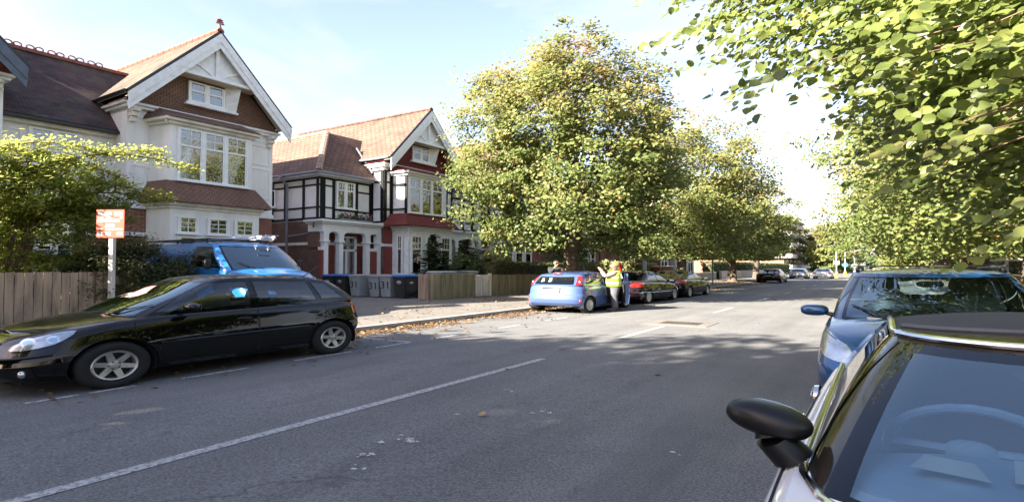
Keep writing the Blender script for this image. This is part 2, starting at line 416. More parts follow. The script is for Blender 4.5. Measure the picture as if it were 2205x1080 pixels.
class MB:
    def __init__(s): s.v = []; s.f = []; s.m = []
    def add(s, vs, fs, mi=0):
        o = len(s.v)
        s.v.extend([tuple(float(c) for c in p) for p in vs])
        for f in fs: s.f.append(tuple(i + o for i in f)); s.m.append(mi)
        return s
    def box(s, x0, x1, y0, y1, z0, z1, mi=0):
        return s.add([(x0, y0, z0), (x1, y0, z0), (x1, y1, z0), (x0, y1, z0), (x0, y0, z1), (x1, y0, z1), (x1, y1, z1), (x0, y1, z1)],
                     [(0, 3, 2, 1), (4, 5, 6, 7), (0, 1, 5, 4), (1, 2, 6, 5), (2, 3, 7, 6), (3, 0, 4, 7)], mi)
    def prism(s, poly, axis, a, b, mi=0):
        n = len(poly)
        def P(q, t): return (t, q[0], q[1]) if axis == 'x' else ((q[0], t, q[1]) if axis == 'y' else (q[0], q[1], t))
        vs = [P(q, a) for q in poly] + [P(q, b) for q in poly]
        fs = [tuple(range(n))[::-1], tuple(range(n, 2 * n))] + [(i, (i + 1) % n, n + (i + 1) % n, n + i) for i in range(n)]
        return s.add(vs, fs, mi)
    def beam(s, p0, p1, w, h, up=(0, 0, 1), mi=0):
        p0 = np.array(p0, float); p1 = np.array(p1, float); d = p1 - p0; d /= np.linalg.norm(d)
        u = np.cross(d, up)
        if np.linalg.norm(u) < 1e-4: u = np.cross(d, (1, 0, 0))
        u /= np.linalg.norm(u); v = np.cross(u, d)
        a = [(-w / 2, -h / 2), (w / 2, -h / 2), (w / 2, h / 2), (-w / 2, h / 2)]
        vs = [p0 + u * x + v * y for x, y in a] + [p1 + u * x + v * y for x, y in a]
        return s.add(vs, [(0, 1, 2, 3), (7, 6, 5, 4), (0, 4, 5, 1), (1, 5, 6, 2), (2, 6, 7, 3), (3, 7, 4, 0)], mi)
    def tube(s, pts, rad, n=8, caps=True, mi=0):
        pts = [np.array(p, float) for p in pts]
        if not hasattr(rad, '__len__'): rad = [rad] * len(pts)
        vs = []; prev = None
        for i, p in enumerate(pts):
            d = pts[min(i + 1, len(pts) - 1)] - pts[max(i - 1, 0)]; d /= (np.linalg.norm(d) + 1e-9)
            if prev is None:
                u = np.cross(d, (0, 0, 1)) if abs(d[2]) < 0.9 else np.cross(d, (1, 0, 0))
            else: u = prev - d * np.dot(prev, d)
            u /= np.linalg.norm(u); prev = u; v = np.cross(d, u)
            for k in range(n):
                a = 2 * math.pi * k / n
                vs.append(p + (u * math.cos(a) + v * math.sin(a)) * rad[i])
        fs = []
        for i in range(len(pts) - 1):
            for k in range(n):
                a = i * n + k; b = i * n + (k + 1) % n
                fs.append((a, b, b + n, a + n))
        if caps: fs.append(tuple(range(n))[::-1]); fs.append(tuple(range((len(pts) - 1) * n, len(pts) * n)))
        return s.add(vs, fs, mi)
    def lathe(s, prof, c=(0, 0, 0), axis='z', n=24, mi=0, closed=False):
        vs = []; fs = []; m = len(prof)
        for k in range(n):
            a = 2 * math.pi * k / n
            for r, h in prof:
                x, y = r * math.cos(a), r * math.sin(a)
                q = (x, y, h) if axis == 'z' else ((h, x, y) if axis == 'x' else (y, h, x))
                vs.append((q[0] + c[0], q[1] + c[1], q[2] + c[2]))
        for k in range(n):
            k2 = (k + 1) % n
            for j in range(m - 1 + (1 if closed else 0)):
                j2 = (j + 1) % m
                fs.append((k * m + j, k2 * m + j, k2 * m + j2, k * m + j2))
        return s.add(vs, fs, mi)
    def sell(s, c, r, n=2.0, seg=20, rings=12, mi=0, rot=None):
        vs = []; fs = []
        def sp(x, e): return math.copysign(abs(x) ** e, x)
        e = 2.0 / n
        for i in range(rings + 1):
            ph = -math.pi / 2 + math.pi * i / rings
            for k in range(seg):
                th = 2 * math.pi * k / seg
                p = np.array((r[0] * sp(math.cos(ph), e) * sp(math.cos(th), e), r[1] * sp(math.cos(ph), e) * sp(math.sin(th), e), r[2] * sp(math.sin(ph), e)))
                if rot is not None: p = np.array(rot @ Vector(p))
                vs.append(p + np.array(c, float))
        for i in range(rings):
            for k in range(seg):
                fs.append((i * seg + k, i * seg + (k + 1) % seg, (i + 1) * seg + (k + 1) % seg, (i + 1) * seg + k))
        return s.add(vs, fs, mi)
    def grid(s, P, mi=0, flip=False):
        n, m = len(P), len(P[0])
        fs = []; ms = []
        for i in range(n - 1):
            for j in range(m - 1):
                q = (i * m + j, i * m + j + 1, (i + 1) * m + j + 1, (i + 1) * m + j)
                fs.append(q[::-1] if flip else q)
                ms.append(mi(i, j) if callable(mi) else mi)
        o = len(s.v)
        s.v.extend([tuple(float(c) for c in p) for row in P for p in row])
        for f, k in zip(fs, ms): s.f.append(tuple(a + o for a in f)); s.m.append(k)
        return s
    def build(s, name, mats, parent=None, smooth=False, bev=0.0, angle=40, loc=None):
        if not isinstance(mats, (list, tuple)): mats = [mats]
        me = bpy.data.meshes.new(name)
        V = np.array(s.v, float)
        V = V - (org_of(parent) if parent is not None else (np.array(loc) if loc is not None else 0))
        me.from_pydata(V.tolist(), [], s.f)
        for x in mats: me.materials.append(MT[x] if isinstance(x, str) else x)
        if len(mats) > 1: me.polygons.foreach_set('material_index', s.m)
        me.update()
        uv_metres(me)
        if smooth:
            me.polygons.foreach_set('use_smooth', [True] * len(me.polygons))
            me.set_sharp_from_angle(angle=R(angle))
        o = bpy.data.objects.new(name, me); C.objects.link(o)
        if parent is not None: o.parent = parent
        else:
            o.scale = (K, K, 1)
            if loc is not None: o.location = (K * loc[0], K * loc[1], loc[2])
        if bev:
            b = o.modifiers.new('edges', 'BEVEL'); b.width = bev; b.segments = 2; b.limit_method = 'ANGLE'; b.angle_limit = R(35)
        return o
def struct(o):
    o['kind'] = 'structure'
    return o
def lerp(a, b, t): return a + (b - a) * t
def smoothstep(t): t = min(1, max(0, t)); return t * t * (3 - 2 * t)

# ---------------------------------------------------------------- leaves
SHAPES = {
    'quad': (np.array([(0, -.5, 0), (.36, 0, .07), (0, .5, 0), (-.36, 0, .07)]), [(0, 1, 2), (0, 2, 3)]),
    'lime': (np.array([(0, -.46, 0), (.30, -.40, .05), (.46, -.05, .09), (.28, .30, .04), (0, .56, -.07), (-.28, .30, .04), (-.46, -.05, .09), (-.30, -.40, .05), (0, 0, -.01)]),
             [(8, 0, 1), (8, 1, 2), (8, 2, 3), (8, 3, 4), (8, 4, 5), (8, 5, 6), (8, 6, 7), (8, 7, 0)]),
    'long': (np.array([(0, -.5, 0), (.2, -.1, .04), (.14, .25, .02), (0, .5, -.05), (-.14, .25, .02), (-.2, -.1, .04)]), [(0, 1, 2, 3), (0, 3, 4, 5)]),
    'needle': (np.array([(0, -.5, 0), (.09, -.1, .02), (0, .5, 0), (-.09, -.1, .02)]), [(0, 1, 2, 3)]),
}
def unit(a): return a / (np.linalg.norm(a, axis=1, keepdims=True) + 1e-9)
def leaves(name, P, N, size, shape, mat, parent=None, D=None, tone=None, loc=None, r=rng):
    P = np.asarray(P, float); n = len(P)
    N = unit(np.asarray(N, float))
    if D is None: D = r.normal(size=(n, 3))
    D = D - N * (D * N).sum(1, keepdims=True); D = unit(D)
    S = np.cross(D, N)
    base, faces = SHAPES[shape]
    sz = size * (0.7 + 0.6 * r.random(n)) if np.isscalar(size) else size
    V = P[:, None, :] + (S[:, None, :] * base[None, :, 0:1] + D[:, None, :] * base[None, :, 1:2] + N[:, None, :] * base[None, :, 2:3]) * sz[:, None, None]
    nb = len(base)
    V = V.reshape(-1, 3) - (org_of(parent) if parent is not None else (np.array(loc) if loc is not None else 0))
    me = bpy.data.meshes.new(name)
    idx = np.concatenate([np.array(f) for f in faces]); ft = np.array([len(f) for f in faces])
    loops = (idx[None, :] + (np.arange(n) * nb)[:, None]).ravel()
    tot = np.tile(ft, n); start = np.concatenate([[0], np.cumsum(tot)[:-1]])
    me.vertices.add(len(V)); me.vertices.foreach_set('co', V.ravel())
    me.loops.add(len(loops)); me.loops.foreach_set('vertex_index', loops.astype(np.int32))
    me.polygons.add(len(tot)); me.polygons.foreach_set('loop_start', start.astype(np.int32)); me.polygons.foreach_set('loop_total', tot.astype(np.int32))
    me.update(calc_edges=True)
    if tone is None: tone = r.random(n)
    a = me.attributes.new('tone', 'FLOAT', 'POINT'); a.data.foreach_set('value', np.repeat(tone, nb).astype(np.float32))
    me.materials.append(MT[mat])
    o = bpy.data.objects.new(name, me); C.objects.link(o)
    if parent is not None: o.parent = parent
    else:
        o.scale = (K, K, 1)
        if loc is not None: o.location = (K * loc[0], K * loc[1], loc[2])
    return o
def crown_points(c, rad, nclump, per, r, shell=0.6, spread=0.16, flat=0.65, lump=0.22, drop=None):
    """clump centres fill an uneven egg; leaves gather in flattened clumps"""
    c = np.array(c, float); rad = np.array(rad, float)
    d = unit(r.normal(size=(nclump, 3)))
    k = (shell + (1 - shell) * r.random(nclump) ** 0.6)
    ph = r.random(6) * 6.28
    az = np.arctan2(d[:, 1], d[:, 0])
    l = 1 + lump * (0.5 * np.sin(3 * az + ph[0] + 2 * d[:, 2]) + 0.5 * np.sin(5 * az + ph[1] - 5 * d[:, 2]) + 0.4 * np.sin(9 * d[:, 2] + ph[2] + 2 * az)) + lump * 0.35 * r.normal(size=nclump)
    l = l * (np.hypot(d[:, 0], d[:, 1]) ** 2.8 + np.abs(d[:, 2]) ** 2.8) ** (-1 / 2.8)      # fuller shoulders than an egg
    cc = c + d * rad * (k * np.clip(l, .5, 1.3))[:, None]
    P = np.repeat(cc, per, axis=0)
    sp = spread * rad.mean() * (0.6 + 0.8 * r.random(nclump))
    off = r.normal(size=(len(P), 3)) * 0.55 * np.repeat(sp, per)[:, None]
    off[:, 2] *= flat
    P = P + off
    out = unit((P - c) / rad)
    N = out * 0.5 + np.array((-.24, -.48, 0.6)) + r.normal(size=P.shape) * 0.5
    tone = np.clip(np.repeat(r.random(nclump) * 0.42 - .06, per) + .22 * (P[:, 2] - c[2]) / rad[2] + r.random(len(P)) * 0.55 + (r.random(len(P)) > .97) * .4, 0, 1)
    return P, N, tone, cc
def tree(name, label, cat, base, h_trunk, crown_c, crown_r, r_trunk, nclump, per, size, mat, group=None, seed=1, shape='quad', shell=0.6, nlimb=9, spread=0.16, lump=0.22, cut=None):
    r = np.random.default_rng(seed)
    t = thing(name, label, cat, base, 0, group, absolute=True)
    P, N, tone, cc = crown_points(crown_c, crown_r, nclump, per, r, shell, spread, lump=lump)
    if cut is not None:
        k = cut(P); P, N, tone = P[k], N[k], tone[k]
    b = np.array(base, float); top = b + (0, 0, h_trunk)
    m = MB()
    lean = r.normal(size=2) * 0.08
    m.tube([b + (0, 0, -.1), b + (0, 0, .15), b + (lean[0] * .3, lean[1] * .3, h_trunk * .5), top + (lean[0], lean[1], 0), np.array(crown_c) + (0, 0, crown_r[2] * .2)],
           [r_trunk * 1.5, r_trunk * 1.12, r_trunk * .95, r_trunk * .9, r_trunk * .25], 12)
    pick = r.choice(len(cc), min(nlimb, len(cc)), replace=False)
    for i in pick:
        q = cc[i]; s = top + (0, 0, r.random() * 0.4 * (crown_c[2] - top[2]))
        mid = lerp(s, q, 0.5) + np.array((0, 0, 0.12 * np.linalg.norm(q - s))) + r.normal(size=3) * 0.15
        m.tube([s, lerp(s, mid, .5) + r.normal(size=3) * .08, mid, lerp(mid, q, .6), q], [r_trunk * .42, r_trunk * .33, r_trunk * .24, r_trunk * .14, r_trunk * .05], 7)
    m.build('trunk', 'bark', t, smooth=True, angle=80)
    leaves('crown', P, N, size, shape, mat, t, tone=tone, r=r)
    return t
def bush(name, label, cat, c, rad, nclump, per, size, mat, seed=1, shape='quad', shell=.45, group=None, spread=.2, floor=None, stems=4, flat=.8, cat_part='leaves'):
    r = np.random.default_rng(seed)
    base = (c[0], c[1], floor if floor is not None else c[2] - rad[2])
    t = thing(name, label, cat, base, 0, group, absolute=True)
    P, N, tone, cc = crown_points(c, rad, nclump, per, r, shell, spread, flat=flat, lump=.15)
    k = P[:, 2] > base[2] + .02
    P, N, tone = P[k], N[k], tone[k]
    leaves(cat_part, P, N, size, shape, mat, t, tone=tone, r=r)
    if stems:
        m = MB()
        for i in range(stems):
            q = cc[r.integers(len(cc))]; b = np.array(base) + (r.normal() * .1, r.normal() * .1, -.05)
            m.tube([b, lerp(b, q, .5) + r.normal(size=3) * .08, q], [.035, .025, .01], 6)
        m.build('stem', 'twig', t, smooth=True)
    return t
def hedge(name, label, x0, x1, y0, y1, z0, z1, n, size, mat, seed=3, group=None, cat='hedge'):
    r = np.random.default_rng(seed)
    t = thing(name, label, cat, ((x0 + x1) / 2, (y0 + y1) / 2, z0), 0, group, absolute=True)
    m = MB(); q = .12
    m.box(x0 + q, x1 - q, y0 + q, y1 - q, z0, z1 - q); m.build('stem', 'bark', t)
    areas = [(y1 - y0) * (z1 - z0)] * 2 + [(x1 - x0) * (z1 - z0)] * 2 + [(x1 - x0) * (y1 - y0)] * 2
    f = r.choice(6, n, p=np.array(areas) / sum(areas))
    u = r.random((n, 3)); P = np.array((x0, y0, z0)) + u * np.array((x1 - x0, y1 - y0, z1 - z0))
    N = r.normal(size=(n, 3)) * .5
    for i, (ax, v, s) in enumerate([(0, x1, 1), (0, x0, -1), (1, y1, 1), (1, y0, -1), (2, z1, 1), (2, z0 + .1, -1)]):
        k = f == i
        P[k, ax] = v - np.abs(r.normal(size=k.sum())) * .06 * s + .05 * np.sin(P[k, (ax + 1) % 3] * 5) * s
        N[k, ax] += s
    leaves('leaves', P, N, size, 'quad', mat, t, r=r)
    return t

def leafy_tree(name, label, cat, base, h_trunk, cc_, rad, r_trunk, ntwig, size, mat, group, seed, keep, twig_keep):
    r = np.random.default_rng(seed)
    t = thing(name, label, cat, base, 0, group, absolute=True)
    c = np.array(cc_, float); rad = np.array(rad, float)
    d = unit(r.normal(size=(ntwig, 3)))
    k = .35 + .65 * r.random(ntwig) ** .55
    az = np.arctan2(d[:, 1], d[:, 0])
    l = 1 + .16 * (np.sin(4 * az + 1 + 3 * d[:, 2]) + .7 * np.sin(7 * az + 6 * d[:, 2])) * .6
    Q = c + d * rad * (k * l)[:, None]
    ok = keep(Q); Q, d = Q[ok], d[ok]
    m = MB()
    b = np.array(base, float); top = b + (0, 0, h_trunk)
    m.tube([b - (0, 0, .1), b + (0, 0, .2), top, c + (0, 0, rad[2] * .3)], [r_trunk * 1.5, r_trunk * 1.1, r_trunk * .9, r_trunk * .3], 12)
    far_ = np.nonzero((np.linalg.norm(Q - (0, 0, 1.62), axis=1) > 3.6) & (Q[:, 2] > 2.9))[0]
    for i in r.choice(far_, 30, replace=False):
        q = Q[i]; s0 = top + (0, 0, r.random() * 2.0); mid = lerp(s0, q, .5) + (0, 0, .35) + r.normal(size=3) * .15
        m.tube([s0, lerp(s0, mid, .5) + r.normal(size=3) * .08, mid, lerp(mid, q, .6), q], [r_trunk * .35, r_trunk * .26, r_trunk * .17, r_trunk * .09, .012], 7)
    tk = twig_keep(Q)
    P, N, D, T = [], [], [], []
    for i in range(len(Q)):
        dv = d[i] * (1, 1, .35) + r.normal(size=3) * .38; dv[2] = dv[2] * .5 - .08; dv /= np.linalg.norm(dv)
        L_ = .42 + .45 * r.random(); nl = int(L_ / .052)
        side = np.cross(dv, (0, 0, 1)); side /= np.linalg.norm(side)
        u = np.linspace(.05, 1, nl)
        pts = Q[i] + dv * (u * L_)[:, None]; pts[:, 2] -= .16 * L_ * u ** 2
        sg = np.where(np.arange(nl) % 2 == 0, 1, -1)
        ld = dv * .55 + side * sg[:, None] * .85 + r.normal(size=(nl, 3)) * .25; ld[:, 2] -= .35; ld = unit(ld)
        P.append(pts + ld * size * .62 + r.normal(size=(nl, 3)) * .012)
        N.append(np.array((-.34, -.66, .52)) + d[i] * .15 + r.normal(size=(nl, 3)) * .42); D.append(ld)
        T.append(np.clip(r.random() * .45 + r.random(nl) * .5, 0, 1))
        if tk[i]:
            e = Q[i] - dv * .5 + (0, 0, .05)
            m.tube([e, Q[i], pts[nl // 2], pts[-1]], [.009, .006, .0045, .002], 5, mi=1)
    m.build('trunk', ['bark', 'twig'], t, smooth=True, angle=80)
    leaves('crown', np.concatenate(P), np.concatenate(N), size, 'lime', mat, t, D=np.concatenate(D), tone=np.concatenate(T), r=r)
    return t

# ---------------------------------------------------------------- ground, road, pavements
XK, XR, XP = -8.1, 1.75, -11.7      # left kerb, right kerb, front boundary of the gardens
def sheet(name, mat, xs, y0, y1, zs, step=4.0):
    m = MB(); n = max(2, int((y1 - y0) / step) + 1)
    m.grid([[(x, y0 + (y1 - y0) * j / (n - 1), z) for x, z in zip(xs, zs)] for j in range(n)], flip=True)
    return struct(m.build(name, mat))
ground = sheet('ground', 'soil', [-900, 900], -500, 1500, [-0.03, -0.03], 500)
road = sheet('road', 'asphalt', [XK, -3.65, XR], -60, 320, [0, 0.03, 0], 20)
sheet('pavement', 'tarmac', [XK - .15, XP], -60, 320, [0.122, 0.25], 20)
sheet('pavement', 'tarmac', [XR + .15, XR + 4.2], -60, 320, [0.122, 0.20], 20)
sheet('forecourt_ground', 'forecourt', [XP, -30], -40, 60, [0.246, 0.30], 20)
for x0, x1 in ((XK - .15, XK), (XR, XR + .15)):
    m = MB()
    m.box(x0, x1, -60, 320, -.05, 0.126)
    struct(m.build('kerb', 'kerbstone', bev=0.012))
# painted markings, children of the road
def line(pts, wd, mat, name, z=0.0):
    m = MB()
    def zz(x): return 0.03 * (1 - abs(x + 3.65) / 4.45 if x < -3.65 else 1 - (x + 3.65) / 5.4) + .005
    for (x0, y0, x1, y1) in pts:
        d = np.array((x1 - x0, y1 - y0)); d = d / np.linalg.norm(d); nrm = np.array((-d[1], d[0])) * wd / 2
        n = 8
        P = []
        for i in range(n + 1):
            q = lerp(np.array((x0, y0)), np.array((x1, y1)), i / n)
            P.append([(q[0] - nrm[0], q[1] - nrm[1], zz(q[0] - nrm[0])), (q[0] + nrm[0], q[1] + nrm[1], zz(q[0] + nrm[0]))])
        m.grid(P, flip=False)
    o = m.build(name, mat, road)
    return o
line([(-3.66, y, -3.66, y + 5.6 if y < 5 else y + 2.2) for y in (0.8, 9.0, 15.2, 21.5, 27.7, 34, 40, 46.4, 52.6, 59)], 0.10, 'road_paint', 'centre_line')
line([(-6.27, a, -6.27, b) for a, b in ((0.6, 1.2), (1.9, 2.3), (2.38, 2.78), (3.22, 4.0), (4.6, 5.55), (6.0, 6.75), (7.2, 8.0), (9.2, 10.0), (11.0, 12.2))] + [(-7.9, 6.75, -6.27, 6.75)], 0.06, 'bay_paint', 'bay_line')
# paint splashes
m = MB()
for cx, cy, n, s in ((-2.72, 2.9, 6, .045), (-2.72, 2.52, 6, .025), (-2.6, 2.35, 3, .02), (-2.3, 4.1, 5, .028), (-2.9, 3.6, 4, .025), (-1.1, 3.6, 2, .02), (-2.2, 1.7, 2, .02), (-3.0, 4.6, 3, .02)):
    for k in range(n):
        x, y = cx + random.gauss(0, s * 1.6), cy + random.gauss(0, s * 1.6)
        r0 = s * random.uniform(.3, .9); ph = random.random() * 6
        z = 0.03 * (1 - (x + 3.65) / 5.4) + .006
        m.add([(x + r0 * (1 + .35 * math.sin(3 * a + ph)) * math.cos(a), y + r0 * (1 + .35 * math.sin(2 * a + ph)) * math.sin(a), z) for a in [2 * math.pi * q / 10 for q in range(10)]], [tuple(range(10))])
m.build('paint_splash', 'bay_paint', road)
# drain cover let into the road
t = thing('drain_cover', 'rectangular iron drain cover in a concrete surround in the road', 'drain cover', (-3.55, 12.0, 0.03), 0, absolute=True)
m = MB(); m.box(-4.2, -2.9, 11.45, 12.5, .0, .036); m.build('surround', 'tarmac', t)
m = MB(); m.box(-3.95, -3.15, 11.7, 12.25, .0, .040)
for i in range(9): m.box(-3.9 + i * .085, -3.85 + i * .085, 11.75, 12.2, .039, .047)
m.build('grate', 'iron', t)

# ---------------------------------------------------------------- house pieces
def window(root, x, y0, y1, z0, z1, cols=1, transom=None, bars=0, curtain=None, name='window', deep=.07, fr=.055, side=None, vb=1):
    """casement facing the street (or, with side=y plane, facing back along it)"""
    def W(m, a0, a1, z0_, z1_, d0, d1, mi=0):
        if side is None: m.box(x + d0, x + d1, a0, a1, z0_, z1_, mi)
        else: m.box(a0, a1, side - d1, side - d0, z0_, z1_, mi)
    f = MB()
    W(f, y0, y0 + fr, z0, z1, 0.004, deep); W(f, y1 - fr, y1, z0, z1, 0.004, deep)
    W(f, y0 + fr, y1 - fr, z0, z0 + fr, 0.004, deep); W(f, y0 + fr, y1 - fr, z1 - fr, z1, 0.004, deep)
    W(f, y0 - .05, y1 + .05, z0 - .06, z0 - .002, 0.004, deep + .05)
    cw = (y1 - y0 - 2 * fr) / cols
    for i in range(1, cols):
        c = y0 + fr + cw * i; W(f, c - .045, c + .045, z0 + fr, z1 - fr, 0.004, deep - .004)
    if transom: W(f, y0 + fr, y1 - fr, transom - .035, transom + .035, 0.004, deep - .007)
    for i in range(cols):
        a = y0 + fr + cw * i + (.045 if i else 0); b = y0 + fr + cw * (i + 1) - (.045 if i < cols - 1 else 0)
        for q in (a, b - .035): W(f, q, q + .035, z0 + fr, z1 - fr, .004, deep - .018)
        if bars:
            lo = (transom + .035) if transom else z0 + fr
            for k in range(1, bars + 1):
                zc = lerp(lo, z1 - fr, k / (bars + 1)); W(f, a, b, zc - .011, zc + .011, .004, deep - .026)
            for k in range(1, vb + 1):
                yc = lerp(a, b, k / (vb + 1)); W(f, yc - .011, yc + .011, lo, z1 - fr, .004, deep - .024)
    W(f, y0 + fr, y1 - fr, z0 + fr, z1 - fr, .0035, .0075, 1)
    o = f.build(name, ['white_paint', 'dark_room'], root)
    g = MB(); W(g, y0 + fr, y1 - fr, z0 + fr, z1 - fr, deep - .036, deep - .033)
    g.build('pane', 'glass_window', o)
    if curtain:
        m = MB()
        zt = (transom - .03) if transom and curtain != 'net' else z1 - fr
        for (a0, b0, a1, b1) in (curtain if curtain != 'net' else [(y0 + fr, y1 - fr, y0 + fr, y1 - fr)]):
            n = 14; P = []
            for j in range(9):
                tt = j / 8; l, r_ = lerp(a0, a1, tt ** .7), lerp(b0, b1, tt ** .7)
                P.append([(x + .014 + .005 * math.sin(i * 2.1), lerp(l, r_, i / n), lerp(zt, z0 + fr, tt)) if side is None else (lerp(l, r_, i / n), side - .014 - .005 * math.sin(i * 2.1), lerp(zt, z0 + fr, tt)) for i in range(n + 1)])
            m.grid(P)
        m.build('curtain', 'curtain', o, smooth=True, angle=180)
    return o
def frustum_roof(m, xw, lo, hi, mi=0):
    """lean-to tile skirt round a bay; lo/hi = (y0, y1, x front, z)"""
    a = [(xw, lo[0], lo[3]), (lo[2], lo[0] + .22, lo[3]), (lo[2], lo[1] - .22, lo[3]), (xw, lo[1], lo[3])]
    b = [(xw, hi[0], hi[3]), (hi[2], hi[0] + .1, hi[3]), (hi[2], hi[1] - .1, hi[3]), (xw, hi[1], hi[3])]
    m.add(a + b, [(0, 1, 5, 4), (1, 2, 6, 5), (2, 3, 7, 6), (0, 3, 2, 1), (4, 5, 6, 7)], mi)
def canted(m, xw, xb, y0, y1, z0, z1, c=.22, mi=0):
    m.prism([(xw, y0), (xb, y0 + c), (xb, y1 - c), (xw, y1)], 'z', z0, z1, mi)
def roof_slab(m, A, B, Cc, D, th=.09, mi=0):
    """sloping slab from four corners (A,B eave; C,D ridge)"""
    P = [np.array(p, float) for p in (A, B, Cc, D)]
    n = np.cross(P[1] - P[0], P[3] - P[0]); n /= np.linalg.norm(n)
    if n[2] < 0: n = -n
    Q = [p - n * th for p in P]
    m.add(P + Q, [(0, 1, 2, 3), (7, 6, 5, 4), (0, 4, 5, 1), (1, 5, 6, 2), (2, 6, 7, 3), (3, 7, 4, 0)], mi)
def ridge_tiles(m, p0, p1, r=.10, step=.33, mi=0):
    p0, p1 = np.array(p0), np.array(p1); n = max(1, int(np.linalg.norm(p1 - p0) / step))
    for i in range(n):
        a, b = lerp(p0, p1, i / n), lerp(p0, p1, (i + .97) / n)
        m.tube([a, b], [r, r * .93], 8, mi=mi)
ZG = .26
STY = {
 'stucco': dict(zs=7.6, za=10.87, zl=3.85, wall='stucco', aged='stucco_aged', low='brick_red', hung='tile_hung_brown', roof='tile_tan', wroof='tile_dark', board='white_wood', skirt='tile_hung_brown', timber=False, bay=(-1.43, .95), skl=(-1.85, 1.62, 3.97, 4.74), win=(-1.24, .78, 4.80, 6.70, 6.07), lbay=(-1.62, 1.32), weave=6.5),
 'grey': dict(zs=7.6, za=10.87, zl=3.85, wall='stucco', aged='stucco_aged', low='brick_red', hung='tile_hung_red', roof='tile_slate', wroof='tile_dark', board='grey_wood', skirt='tile_hung_red', timber=False, bay=(-1.43, .95), skl=(-1.85, 1.62, 3.97, 4.74), win=(-1.24, .78, 4.80, 6.70, 6.07), lbay=(-1.62, 1.32), weave=6.5),
 'timber': dict(zs=7.32, za=10.70, zl=3.95, wall='cream_panel', aged='white_paint', low='brick_brown', hung='tile_hung_red', roof='tile_orange', wroof='tile_orange', board='white_paint', skirt='tile_hung_red', timber=True, bay=(-1.60, .85), skl=(-2.25, 1.50, 3.86, 4.52), win=(-1.53, .55, 4.58, 6.50, 5.92), lbay=(-1.66, 1.15), weave=6.35),
 'plainred': dict(zs=7.32, za=10.70, zl=3.95, wall='brick_red', aged='white_paint', low='brick_brown', hung='brick_red', roof='tile_slate', wroof='tile_slate', board='white_paint', skirt='tile_slate', timber=False, bay=(-1.60, .85), skl=(-2.0, 1.50, 3.86, 4.52), win=(-1.53, .55, 4.58, 6.50, 5.92), lbay=(-1.9, 1.15), weave=6.35),
}
XF, XW, XB, XBK = -16.5, -17.2, -15.75, -24.5
